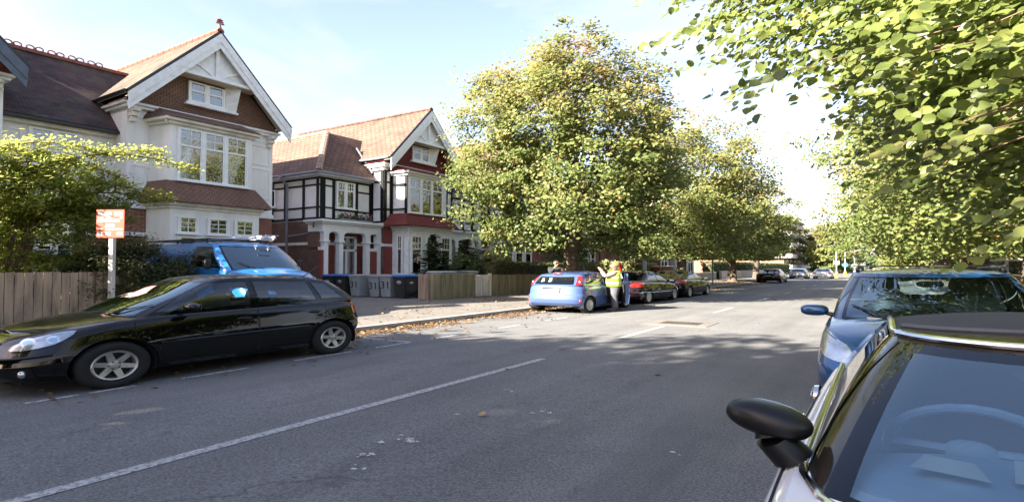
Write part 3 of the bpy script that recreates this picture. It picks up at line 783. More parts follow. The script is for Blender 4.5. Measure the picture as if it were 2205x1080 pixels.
def house(label, style, yc, hip=True, porch=True, curtain=True, group=None, lite=False, wing=True, dark_side=False):
    S = STY[style]
    t = thing('house', label, 'house', (XF - 3, yc, ZG), 0, group, absolute=True)
    y0, y1 = yc - 2.13, yc + 2.13
    zs, za = S['zs'], S['za']
    wy0 = yc - 4.63
    # walls -----------------------------------------------------------------
    m = MB()
    m.box(XBK, XF, y0, y1, S['zl'], zs)
    if wing: m.box(XBK + .2, XW, wy0, y0, S['zl'] + .002, S['weave'])
    m.build('wall', S['wall'], t)
    m = MB()
    m.box(XBK, XF - .002, y0 + .002, y1 - .002, ZG - .3, S['zl'])
    if wing: m.box(XBK + .2, XW - .002, wy0 + .002, y0, ZG - .3, S['zl'])
    m.build('brickwork', S['low'], t)
    m = MB()       # painted bands and string courses
    for (a, b) in ((y0 - .03, y1 + .03),):
        m.box(XF - .4, XF + .03, a, b, 2.74, 2.88)
        m.box(XF - .4, XF + .05, a, b, S['zl'] - .12, S['zl'] + .05)
    if wing: m.box(XBK + .3, XW + .03, wy0 - .03, y0 - .05, 2.74, 2.88)
    m.build('band', 'white_wood', t)
    # tile-hung gable ---------------------------------------------------------
    m = MB()
    sl = (za - .25 - zs) / 2.25
    m.prism([(y0 - .06, zs), (y1 + .06, zs), (yc, zs + 2.19 * sl)], 'x', XF - 1.0, XF + .09)
    m.prism([(y0 - .12, zs - .10), (y1 + .12, zs - .10), (y1 + .06, zs + .004), (y0 - .06, zs + .004)], 'x', XF - 5, XF + .14)
    m.build('gable', S['hung'], t)
    m = MB()
    m.box(XF - 4.5, XF + .20, y0 - .16, y1 + .16, zs - .20, zs - .102)
    m.box(XF - 4.5, XF + .14, y0 - .10, y1 + .10, zs - .30, zs - .202)
    m.build('string_course', 'white_wood', t, bev=.02)
    # roof -------------------------------------------------------------------
    ey0, ey1, ez = y0 - .22, y1 + .22, zs + .16
    xr = XF + .62
    m = MB()
    roof_slab(m, (xr, ey0, ez), (XBK - .2, ey0, ez), (XBK - .2, yc, za), (xr, yc, za), .10)
    roof_slab(m, (XBK - .2, ey1, ez), (xr, ey1, ez), (xr, yc, za), (XBK - .2, yc, za), .10)
    rf = m.build('roof', S['roof'], t)
    m = MB(); ridge_tiles(m, (xr, yc, za - .02), (XBK - .2, yc, za - .02), .11)
    m.build('ridge', 'terracotta' if style != 'timber' else 'tile_orange', rf, smooth=True)
    m = MB(); m.tube([(xr - .1, ey0 - .05, ez - .06), (XBK, ey0 - .05, ez - .06)], .055, 8)
    m.tube([(xr - .1, ey1 + .05, ez - .06), (XBK, ey1 + .05, ez - .06)], .055, 8)
    m.build('gutter', 'gutter_grey' if style == 'timber' else 'gutter_black', rf, smooth=True)
    # bargeboards: two lapped boards with shaped feet
    m = MB()
    slope = (za - ez) / (ey1 - yc); ln = math.hypot(1, slope)
    for s in (-1, 1):
        for (off, wd, xa, xb) in ((.075, .20, xr - .012, xr + .035), (.255, .17, xr - .03, xr + .012)):
            o1, o2 = off * ln, (off + wd) * ln
            e = yc + s * (ey1 - yc + .03); ze = ez - .03 * slope
            poly = [(e, ze - o1 + .03), (yc, za - o1), (yc, za - o2), (e - s * .08, ze + .08 * slope - o2 - .0), (e - s * .03, ze - o2 + .02)]
            if s > 0: poly = poly[::-1]
            m.prism(poly, 'x', xa, xb)
    m.build('bargeboard', S['board'], t)
    m = MB()       # dark verge under the tiles
    for s in (-1, 1):
        e = yc + s * (ey1 - yc + .02)
        m.beam((xr - .02, e, ez - .07), (xr - .02, yc, za - .07), .10, .05, up=(1, 0, 0))
    m.build('verge', 'gutter_black', t)
    # decorated collar: panel, tie beam, king post, braces
    zt = zs + 1.36
    hw = (za - zt) / slope - .28
    m = MB()
    m.prism([(yc - hw - .1, zt), (yc + hw + .1, zt), (yc, zt + (hw + .1) * slope)], 'x', xr - .22, xr - .19)
    m.box(xr - .24, xr - .06, yc - hw - .22, yc + hw + .22, zt - .06, zt + .05)
    m.prism([(yc - .05, zt + .05), (yc + .05, zt + .05), (yc + .05, zt + hw * slope - .05), (yc - .05, zt + hw * slope - .05)], 'x', xr - .19, xr - .12)
    for s in (-1, 1):
        pts = [(yc + s * hw * .62, zt + .42 * hw * slope * .8), (yc + s * hw * .40, zt + .36), (yc + s * hw * .22, zt + .22), (yc + s * .06, zt + .05)]
        for p, q in zip(pts[:-1], pts[1:]): m.beam((xr - .16, *p), (xr - .16, *q), .07, .05, up=(1, 0, 0))
    m.build('collar', S['board'], t)
    m = MB(); m.box(XF + .10, xr - .06, yc - hw - .12, yc + hw + .12, zt - .062 - .02, zt - .062)
    for s in (-1, 1):     # sloping soffit boards
        m.add([(XF + .1, yc + s * (hw + .2), zt - .1), (xr - .03, yc + s * (hw + .2), zt - .1), (xr - .03, yc + s * (ey1 - yc - .1), ez - .16), (XF + .1, yc + s * (ey1 - yc - .1), ez - .16)], [(0, 1, 2, 3)])
    m.build('soffit', 'soffit_cream', t)
    # attic window with splayed cheeks
    ay0, ay1, az0, az1 = yc - .64, yc + .42, zs + .40, zt - .18
    m = MB()
    for (a0, a1) in ((ay1 + .03, ay1 + .36),):
        m.add([(XF + .10, a0, az0 - .04), (XF + .10, a0, zt - .08), (XF + .40, a1, zt - .08), (XF + .13, a1, az0 - .12)], [(0, 1, 2, 3)])
        m.add([(XF + .092, a1, az0 - .12), (XF + .092, a1, zt - .08), (XF + .40, a1, zt - .08), (XF + .13, a1, az0 - .12)], [(0, 1, 2, 3)])
    m.box(XF + .09, XF + .24, ay0 - .10, ay1 + .38, az0 - .15, az0 - .065)
    m.build('cheek', S['board'] if style != 'grey' else 'white_wood', t)
    window(t, XF + .10, ay0, ay1, az0, az1, 2, lerp(az0, az1, .55), 0)
    # bay --------------------------------------------------------------------
    by0, by1 = yc + S['bay'][0], yc + S['bay'][1]
    q0, q1, zk0, zk1 = S['skl']
    ztop = S['win'][3] + .08
    lb0, lb1 = yc + S['lbay'][0], yc + S['lbay'][1]
    XL = XB + .10
    m = MB()
    canted(m, XF, XB, by0 - .12, by1 + .12, zk1 - .1, ztop, .14)
    canted(m, XF, XL, lb0, lb1, ZG - .2, zk0 + .02, .06 if style == 'timber' else .2)
    bay = m.build('bay', 'white_wood' if style != 'stucco' else 'stucco', t)
    m = MB()
    canted(m, XF, XB + .10, by0 - .2, by1 + .2, ztop + .002, ztop + .11, .14)
    canted(m, XF, XB + .20, by0 - .3, by1 + .3, ztop + .112, ztop + .22, .14)
    m.build('cornice', S['aged'], bay, bev=.015); m = MB()
    canted(m, XF, XL + .12, lb0 - .1, lb1 + .1, zk0 - .13, zk0 - .004, .2)
    canted(m, XF, XL + .05, lb0 - .05, lb1 + .05, zk0 - .24, zk0 - .132, .2)
    m.build('cornice', S['aged'], bay, bev=.015)
    m = MB(); frustum_roof(m, XF, (yc + q0, yc + q1, XL + .28, zk0), (by0 - .18, by1 + .18, XB + .04, zk1))
    m.build('skirt_roof', S['skirt'], bay)
    m = MB(); frustum_roof(m, XF, (by0 - .34, by1 + .34, XB + .26, ztop + .224), (by0 - .1, by1 + .1, XF + .16, zs - .12))
    m.build('hood', S['skirt'] if style == 'timber' else 'tile_hung_brown', bay)
    wa, wb, wz0, wz1, wt = S['win']
    cur = None
    if curtain and style == 'stucco':
        ww = (wb - wa - .11) / 3
        a = yc + wa + .06
        cur = [(a, a + ww * .62, a, a + ww * .30), (a + 2 * ww + .05, a + 2 * ww + .62, a + 2 * ww + .05, a + 2 * ww + .25)]
    window(t, XB, yc + wa, yc + wb, wz0, wz1, 3, wt, 1, cur)
    if style in ('stucco', 'grey'):
        for a, b in ((-1.25, -.70), (-.46, .17), (.33, .96)):
            window(t, XL, yc + a, yc + b, 2.86, 3.46, 1, None, 2)
            window(t, XL, yc + a, yc + b, 1.30, 2.74, 1, None, 0)
        # raised panel mouldings and corbels on the stucco front
        m = MB()
        def frame(y0_, y1_, z0_, z1_, w=.045, x=XF):
            m.box(x, x + .022, y0_, y1_, z1_ - w, z1_); m.box(x, x + .022, y0_, y1_, z0_, z0_ + w)
            m.box(x, x + .022, y0_, y0_ + w, z0_ + w, z1_ - w); m.box(x, x + .022, y1_ - w, y1_, z0_ + w, z1_ - w)
        frame(y0 + .12, by0 - .2, 5.5, 6.9); frame(y0 + .12, by0 - .2, 4.25, 5.3)
        frame(by1 + .22, y1 - .1, 6.0, 6.85); frame(by1 + .22, y1 - .1, 4.55, 5.85)
        m.box(XF, XF + .03, y0, y1, 7.0, 7.06)
        if wing:
            frame(wy0 + .1, wy0 + .55, 5.0, 6.1, x=XW); frame(wy0 + 1.85, y0 - .1, 4.4, 6.1, x=XW)
        m.build('moulding', 'stucco', t)
        for yy in (y0 + .12, y1 - .16):
            m = MB()
            for k, (dx, z0_, z1_) in enumerate(((.32, 7.14, 7.29), (.24, 6.98, 7.14), (.15, 6.80, 6.98))): m.box(XF, XF + dx, yy - .09 + k * .01, yy + .09 - k * .01, z0_, z1_ - .004)
            m.build('corbel', 'stucco_aged', t, bev=.02)
        m = MB()
        for i in range(9):
            yy = lerp(by0 - .1, by1 + .1, i / 8)
            for k in (-1, 1): m.box(XB + .1, XB + .115, yy + k * .045 - .02, yy + k * .045 + .02, ztop + .025, ztop + .09)
        m.build('triglyph', 'stucco_aged', bay)
    else:
        for a, b in ((-1.50, -.85), (-.62, .12), (.30, .95)):
            window(t, XL, yc + a, yc + b, 1.25, 3.32, 1, 2.62, 1, None, vb=2)
        if style == 'timber': window(t, 0, XF + .28, XF + .62, 1.25, 3.32, 1, 2.62, 1, side=lb0 + .01, vb=1)
        if style == 'timber':
            mt = MB()
            def V_(y, z0_, z1_, w=.13, x=XF): mt.box(x, x + .035, y - w / 2, y + w / 2, z0_, z1_)
            def H_(a, b, z, w=.09, x=XF): mt.box(x, x + .031, a, b, z - w / 2, z + w / 2)
            for x, a, b, zb, zt_ in ((XF, y0, by0 - .12, 4.02, 6.86), (XF, by1 + .12, y1, 4.02, 6.86)):
                V_(a + .07, zb, zt_, .15); V_(b - .03, zb, zt_, .1)
                H_(a, b, 4.06, .12); H_(a, b, 4.75); H_(a, b, 6.22); H_(a, b, 6.82, .08)
            # bay cheeks
            for ya, yb in ((by0 - .12, by0 + .02), (by1 + .12, by1 - .02)):
                for f_, wd in ((.08, .10), (.95, .12)):
                    p = lerp(np.array((XF, ya)), np.array((XB, yb)), f_)
                    sgn = -1 if yb > ya else 1
                    mt.box(p[0] - wd / 2, p[0] + wd / 2, p[1] + sgn * .035 - .02, p[1] + sgn * .035 + .02, zk1, ztop)
                for z in (4.75, 6.1): mt.box(XF + .05, XB - .04, min(ya, yb) - (.03 if yb > ya else -.06), min(ya, yb) + (.05 if yb > ya else .14), z - .04, z + .04)
            # side wall of the main block, seen over the porch
            for xx in (XF - .08, XW + .06): mt.box(xx - .07, xx + .07, y0 - .035, y0, 4.0, 6.86)
            for z in (4.06, 4.75, 6.22, 6.82): mt.box(XW, XF, y0 - .031, y0, z - .045, z + .045)
            # wing front and wing side
            for yy, wd in ((wy0 + .12, .22), (wy0 + .62, .12), (yc - 4.63 + 1.72, .14), (y0 - .06, .12)): V_(yy, 4.0, 6.12, wd, XW)
            for z in (4.06, 6.08): H_(wy0, y0, z, .10, XW)
            H_(wy0, wy0 + .65, 5.72, .07, XW); H_(wy0, wy0 + .65, 4.62, .07, XW); H_(wy0 + 1.7, y0, 5.6, .07, XW); H_(wy0 + .6, y0, 4.55, .08, XW)
            for xx in (XW - .1, -18.1, -19.2, -20.0, -21.2): mt.box(xx - .06, xx + .06, wy0 - .035, wy0, 4.0, 6.12)
            for z, h in ((4.06, .12), (4.62, .08), (5.74, .08), (6.08, .1)): mt.box(XBK + .3, XW, wy0 - .031, wy0, z - h / 2, z + h / 2)
            mt.build('timber_frame', 'black_timber', t)
    # wing -------------------------------------------------------------------
    if wing:
        ze = S['weave']
        if style in ('stucco', 'grey'):
            window(t, XW, yc - 4.12 + .15, yc - 2.88, 5.0, 6.22, 2, 5.55, 1)
            window(t, XW, yc - 4.12 + .3, yc - 3.0, 1.2, 3.2, 2, 2.5, 0)
            xq, zq = -19.1, 9.47
            m = MB()
            roof_slab(m, (XW + .28, yc - 4.95, ze + .03), (XW + .28, y0, ze + .03), (xq, y0 + 1.2, zq), (xq, yc - 4.95, zq), .1)
            roof_slab(m, (XBK + .2, y0 + 1.2, ze - 1), (XBK + .2, yc - 4.95, ze - 1), (xq, yc - 4.95, zq), (xq, y0 + 1.2, zq), .1)
            w = m.build('roof', S['wroof'], t)
            m = MB()
            yy = yc - 4.9
            m.beam((xq, yy, zq + .03), (xq, y0 + 1.1, zq + .03), .14, .12)
            while yy < y0 + .4:
                for k in (0, 1):
                    cy = yy + .10 + k * .2
                    m.tube([(xq, cy + .085 * math.cos(a), zq + .16 + .075 * math.sin(a)) for a in [math.pi * (-.25 + 1.5 * i / 9) for i in range(10)]], .022, 6)
                m.box(xq - .03, xq + .03, yy + .02, yy + .4, zq + .07, zq + .11)
                yy += .47
            m.build('ridge_crest', 'terracotta', w)
            m = MB(); m.box(XW + .18, XW + .34, yc - 4.95, y0, ze - .10, ze - .01)
            m.build('gutter', 'gutter_black', w)
            m = MB(); m.box(XW - .1, XW + .16, yc - 4.9, y0, ze - .22, ze - .102); m.build('eaves_board', 'stucco_aged', t)
        else:
            window(t, XW, wy0 + .72, wy0 + 1.62, 4.66, 6.02, 2, 5.58, 1, 'net', vb=2)
            if style == 'timber':
                window(t, 0, -20.3, -19.75, 4.8, 5.7, 1, None, 0, side=wy0)
            c0 = np.array((XW + .28, wy0 - .28)); a = 1.8
            hx, hy, hz = c0[0] - a, c0[1] + a, 9.0
            E0 = (c0[0], c0[1], ze); E1 = (c0[0], y0 + .0, ze); T = (hx, hy, hz); B0 = (XBK, c0[1], ze); RB = (XBK, hy, hz)
            m = MB()
            roof_slab(m, B0, E0, T, RB, .1)
            m.add([E0, (c0[0], y0 + .5, ze), (hx, hy + 1.9, hz), T], [(0, 1, 2, 3)])
            m.add([(XBK, hy + 1.9, ze + .8), (hx - .2, hy + 1.9, ze + .8), T, RB], [(0, 1, 2, 3)])
            w = m.build('roof', S['wroof'] if hip != 'slate' else 'tile_slate', t)
            m = MB(); ridge_tiles(m, E0, T, .13, .3); ridge_tiles(m, T, RB, .11, .33)
            m.build('ridge', 'hip_tile' if style == 'timber' and hip != 'slate' else 'tile_slate', w, smooth=True)
            m = MB(); g = .05
            m.tube([(XBK, c0[1] - g, ze - .05), (c0[0] + g, c0[1] - g, ze - .05), (c0[0] + g, y0, ze - .05)], .06, 8)
            m.build('gutter', 'gutter_grey', w, smooth=True)
            m = MB(); m.box(XBK + .2, XW + .2, wy0 - .2, y0 - .0, ze - .16, ze - .06); m.build('eaves_board', 'white_wood', t)
            m = MB()   # lead flashing where the wing roof meets the gable roof
            m.beam((XW + .1, y0 - .06, ze + .35), (hx + .6, y0 + .02, hz - .75), .05, .16); m.build('flashing', 'lead', w)
    if porch:
        px, p0, p1 = XF - .1, yc - 4.98, y0 - .02
        m = MB()
        m.box(XW - .2, px, p0, p1, 3.36, 3.74)
        m.box(XW - .2, px + .10, p0 - .1, p1, 3.742, 3.83); m.box(XW - .2, px + .2, p0 - .2, p1, 3.832, 3.93)
        cols = [yc - 4.80, yc - 4.12, yc - 2.82, yc - 2.25]
        for c in cols:
            m.box(px - .21, px - .01, c - .09, c + .09, ZG, 2.85); m.box(px - .25, px + .03, c - .14, c + .14, 2.852, 2.93); m.box(px - .22, px, c - .11, c + .11, 2.932, 3.36)
        # rounded spandrels between the columns
        ed = [p0] + cols + [p1]
        for a, b in zip(ed[:-1], ed[1:]):
            a_, b_ = a + (.11 if a != p0 else 0), b - (.11 if b != p1 else 0)
            rr = min(.24, (b_ - a_) * .45)
            arc = [(rr * (1 - math.sin(u)), -rr * (1 - math.cos(u))) for u in [math.pi / 2 * i / 6 for i in range(7)]]
            for s, e in ((1, a_), (-1, b_)):
                poly = [(e, 3.36)] + [(e + s * x, 3.36 + z) for x, z in reversed(arc)]
                poly = [(e, 3.36), (e, 3.36 - rr)] + [(e + s * (rr - rr * math.cos(u)), 3.36 - rr + rr * math.sin(u)) for u in [math.pi / 2 * i / 6 for i in range(1, 7)]]
                m.prism(poly if s < 0 else poly[::-1], 'x', px - .2, px - .015)
        po = m.build('porch', 'white_paint', t)
        m = MB()
        m.box(px - .2, px - .03, p0, cols[0] - .1, ZG - .2, 2.45); m.box(px - .2, px - .03, cols[2] + .1, cols[3] - .1, ZG - .2, 2.45)
        m.box(px - .2, px - .03, cols[3] + .1, p1, ZG - .2, 3.3); [MB().box(XW - .2, px - .21, p0, p0 + .2, ZG - .2, 2.45).build('porch_side', S['low'], po), MB().box(XW - .2, px - .21, p0, p0 + .2, 2.602, 3.36).build('porch_side', S['low'], po)]
        m.box(XF, XF + .02, y0 + .04, lb0, ZG - .2, 2.73); m.box(XF, XF + .02, y0 + .04, lb0, 2.89, 3.8)
        m.build('porch_wall', 'red_render', po)
        m = MB(); m.box(px - .22, px, p0 - .02, cols[0] - .1, 2.452, 2.60); m.box(px - .22, px, cols[2] + .1, cols[3] - .1, 2.452, 2.60); m.build('porch_band', 'white_paint', po)
        d0, d1 = yc - 3.95, yc - 2.95
        m = MB(); m.box(XW, XW + .02, p0 + .2, p1, ZG, 3.4, 1); m.box(XW + .02, XW + .1, d0, d0 + .1, ZG, 3.2); m.box(XW + .02, XW + .1, d1 - .1, d1, ZG, 3.2); m.box(XW + .02, XW + .1, d0, d1, 2.45, 2.55); m.box(XW + .02, XW + .09, d0 + .45, d0 + .55, ZG, 2.45); m.box(XW + .02, XW + .1, d0, d1, 3.12, 3.22); m.box(XW + .02, XW + .07, d0 + .55, d1 - .1, ZG, .9)
        dr = m.build('door', ['white_paint', 'red_render'], t)
        m = MB(); m.box(XW + .03, XW + .045, d0 + .1, d1 - .1, .9, 3.12); m.build('pane', 'glass_window', dr)
    if style == 'timber':
        m = MB()
        for xx in (-18.97, -20.02):
            m.tube([(xx, wy0 - .34, 6.3), (xx, wy0 - .34, 6.15), (xx, wy0 - .1, 5.85), (xx, wy0 - .1, .3)], .05, 8)
            m.box(xx - .09, xx + .09, wy0 - .42, wy0 - .26, 6.2, 6.32)
        m.tube([(XF - .3, yc - 5.2, 3.8), (XF - .9, wy0 - .12, 3.35), (-18.9, wy0 - .1, 3.2)], .035, 6)
        m.build('downpipe', 'gutter_grey', t, smooth=True)
    if style == 'stucco':
        m = MB()   # finial on the gable point
        m.lathe([(0.0, za - .02), (.06, za), (.05, za + .12), (.03, za + .16), (.035, za + .22), (0, za + .24)], (xr - .05, yc, 0), n=10)
        for k in range(3):
            z = za + .27 + k * .07
            for s in (-1, 1): m.sell((xr - .05, yc + s * (.075 - .02 * k), z + .02), (.035, .06, .03), seg=8, rings=6)
        m.sell((xr - .05, yc, za + .42), (.03, .035, .08), seg=8, rings=6); m.tube([(xr - .05, yc, za + .2), (xr - .05, yc, za + .42)], .02, 6)
        m.build('finial', 'terracotta', rf, smooth=True)
        m = MB(); p = np.array((-22.5, 9.72, 8.9))
        m.tube([p, p + (0, 0, 2.0)], .018, 6); m.tube([p + (.5, -.35, 1.95), p + (-.5, .35, 1.85)], .012, 6)
        for k in range(6): q = p + np.array((.5 - .2 * k, -.35 + .14 * k, 1.95 - .02 * k)); m.tube([q + (-.1, -.14, 0), q + (.1, .14, 0)], .007, 5)
        m.build('aerial', 'dark_metal', t)
        m = MB(); m.tube([(XF + .06, y1 - .1, 7.2), (XF + .06, y1 - .1, .3)], .001, 4)
    return t
house('white stucco house with grey bargeboards and red tile gable cut off by the photo edge', 'grey', 2.36, porch=False)
house('white stucco gabled house with brown hung tiles and lace curtains behind the blue van', 'stucco', 9.12, porch=False)
house('black and white timbered house with orange tiled roof and white porch behind the bins', 'timber', 18.3)
house('black and white timbered house with dark slate hip half hidden by the big lime tree', 'timber', 25.06, hip='slate')
# flowers along the porch roof
t = thing('flower_box', 'row of pink flowering pot plants on the white porch roof', 'flower box', (-16.75, 14.9, 3.93), 0, absolute=True)
m = MB(); m.box(-16.85, -16.62, 14.2, 15.7, 3.93, 4.05); m.build('trough', 'gutter_grey', t)
P = np.stack([-16.73 + rng.normal(size=500) * .09, 14.15 + 1.6 * rng.random(500), 4.05 + np.abs(rng.normal(size=500)) * .13], 1)
leaves('foliage', P, rng.normal(size=P.shape) + (0, 0, .6), .09, 'quad', 'leaf_hedge', t)
P = np.stack([-16.70 + rng.normal(size=70) * .09, 14.2 + 1.5 * rng.random(70), 4.16 + np.abs(rng.normal(size=70)) * .12], 1)
leaves('flowers', P, rng.normal(size=P.shape) + (0, 0, .6), .075, 'quad', 'flower_pink', t)

# red brick villas further along, mostly behind the trees
def villa(label, yc, mat, roof, h=7.4, wd=3.3, ivy=False):
    t = thing('house', label, 'house', (-20, yc, .26), 0, 'red brick villas beyond the lime tree', absolute=True)
    m = MB(); m.box(-26, -16.6, yc - wd, yc + wd, 0, h); m.build('wall', mat, t)
    m = MB()
    roof_slab(m, (-16.2, yc - wd - .2, h), (-16.2, yc + wd + .2, h), (-21, yc + wd + .2, h + 3.2), (-21, yc - wd - .2, h + 3.2), .12)
    roof_slab(m, (-26.2, yc + wd + .2, h), (-26.2, yc - wd - .2, h), (-21, yc - wd - .2, h + 3.2), (-21, yc + wd + .2, h + 3.2), .12)
    rf = m.build('roof', roof, t)
    m = MB(); m.box(-21.5, -20.6, yc + wd - .9, yc + wd - .1, h + 2, h + 4.6)
    for k in range(3): m.lathe([(.1, h + 4.6), (.12, h + 5.0), (.09, h + 5.0)], (-21.3 + k * .28, yc + wd - .5, 0), n=8)
    m.build('chimney', mat, rf)
    m = MB(); canted(m, -16.6, -15.8, yc - 2.4, yc + .4, 0, 6.6, .5); b = m.build('bay', mat, t)
    m = MB(); canted(m, -16.6, -15.72, yc - 2.5, yc + .5, 3.55, 3.8, .5); m.build('cornice', 'terracotta', b)
    m = MB(); canted(m, -16.6, -15.7, yc - 2.5, yc + .5, 6.6, 6.85, .5); m.build('cornice', 'terracotta', b)
    for z0_, z1_ in ((1.1, 3.2), (4.2, 6.2)):
        window(t, -15.8, yc - 1.85, yc - .15, z0_, z1_, 2, lerp(z0_, z1_, .6), 0)
        window(t, -16.6, yc + 1.7, yc + 2.6, z0_ + .2, z1_, 1, lerp(z0_, z1_, .6), 0)
    # white arched doorway
    m = MB(); m.box(-16.6, -16.35, yc + .62, yc + .78, .26, 2.5); m.box(-16.6, -16.35, yc + 1.42, yc + 1.58, .26, 2.5)
    arc = [(yc + 1.1 + .48 * math.cos(a), 2.5 + .48 * math.sin(a)) for a in [math.pi * i / 10 for i in range(11)]]
    inn = [(yc + 1.1 + .32 * math.cos(a), 2.5 + .32 * math.sin(a)) for a in [math.pi * i / 10 for i in range(11)]]
    for i in range(10): m.prism([arc[i], arc[i + 1], inn[i + 1], inn[i]], 'x', -16.6, -16.35)
    m.box(-16.598, -16.58, yc + .78, yc + 1.42, .26, 2.8, 1)
    m.build('doorway', ['white_paint', 'dark_room'], t)
    return t
villa('red brick villa with bay window partly covered in ivy behind the hedge', 33.5, 'brick_red', 'tile_slate')
villa('red brick villa with white arched doorway seen beside the lamp post', 40.4, 'brick_red', 'tile_slate')
villa('brown brick villa hidden behind the second lime tree', 49.5, 'brick_brown', 'tile_orange')
villa('pale rendered villa beyond the third lime tree', 57.5, 'render_pale', 'tile_slate')

# block of flats far down the street: brick with pale balconies
t = thing('apartment_block', 'distant red brick block of flats with stacked white balconies', 'flats', (-14, 125, 0), 0, absolute=True)
m = MB(); m.box(-40, -15.5, 118, 150, 0, 15.0); m.build('wall', 'brick_red', t)
for k in range(5):
    z = 1.2 + k * 2.8
    m = MB(); m.box(-16.5, -14.2, 119.0, 149, z, z + .25); m.box(-14.3, -14.2, 119.0, 149, z + .25, z + 1.05); m.box(-17, -14.2, 117.2, 118, z, z + 1.05)
    m.build('balcony', 'render_pale', t)
    for q in range(5): window(t, -15.5, 120.5 + q * 6, 123.5 + q * 6, z + .35, z + 2.4, 2)
    window(t, 0, -22, -19.5, z + .5, z + 2.2, 2, side=118)
m = MB(); m.box(-40.3, -15.0, 117.6, 150.3, 15.0, 15.35); m.build('roof', 'white_wood', t)

# ---------------------------------------------------------------- cars
def tab(pairs):
    xs, ys = zip(*pairs)
    return lambda q: np.interp(q, xs, ys)
def wheel(root, c, r, rim, width, side, spokes, mat, name='wheel', style='alloy'):
    """tyre (the part) with the rim as its sub-part; side = +1/-1 faces outward along x"""
    x0 = c[0]; s = side
    m = MB()
    h = width / 2
    prof = [(rim - .005, -h * .8), (rim + .02, -h * .97), (r - .05, -h), (r - .015, -h * .86), (r, -h * .6), (r, h * .6), (r - .015, h * .86), (r - .05, h), (rim + .02, h * .97), (rim - .005, h * .8)]
    m.lathe(prof, (x0, c[1], c[2]), 'x', 36, closed=True)
    for k in (-.32, 0, .32): m.lathe([(r + .001, h * (k - .05)), (r + .003, h * k), (r + .001, h * (k + .05))], (x0, c[1], c[2]), 'x', 36)
    ty = m.build(name, 'rubber', root, smooth=True, angle=50)
    m = MB(); o = s * h
    m.lathe([(rim, o * .8), (rim - .012, o * .93), (rim - .03, o * .86), (rim - .035, o * .2)], (x0, c[1], c[2]), 'x', 36)
    m.lathe([(rim - .03, o * .18), (0.0, o * .16)], (x0, c[1], c[2]), 'x', 24, mi=1)
    for k in range(spokes):
        a = 2 * math.pi * k / spokes + .2
        def pt(rr, t, d): return (x0 + d, c[1] + rr * math.cos(a) - t * math.sin(a), c[2] + rr * math.sin(a) + t * math.cos(a))
        w0, w1 = (.034, .026) if style == 'alloy' else (.05, .062)
        A = [pt(.03, -w0, o * .62), pt(.03, w0, o * .62), pt(rim - .02, w1, o * .84), pt(rim - .02, -w1, o * .84)]
        Bk = [pt(.03, -w0, o * .35), pt(.03, w0, o * .35), pt(rim - .02, w1, o * .55), pt(rim - .02, -w1, o * .55)]
        m.add(A + Bk, [(0, 1, 2, 3), (7, 6, 5, 4), (0, 4, 5, 1), (1, 5, 6, 2), (2, 6, 7, 3), (3, 7, 4, 0)])
    m.lathe([(.062, o * .4), (.06, o * .66), (.03, o * .74), (0, o * .74)], (x0, c[1], c[2]), 'x', 18)
    for k in range(5):
        a = 2 * math.pi * k / 5
        m.lathe([(.011, o * .5), (.011, o * .71), (0, o * .71)], (x0, c[1] + .047 * math.cos(a), c[2] + .047 * math.sin(a)), 'x', 8, mi=1)
    m.build('rim', [mat, 'dark_metal'], ty, smooth=True, angle=35)
    return ty

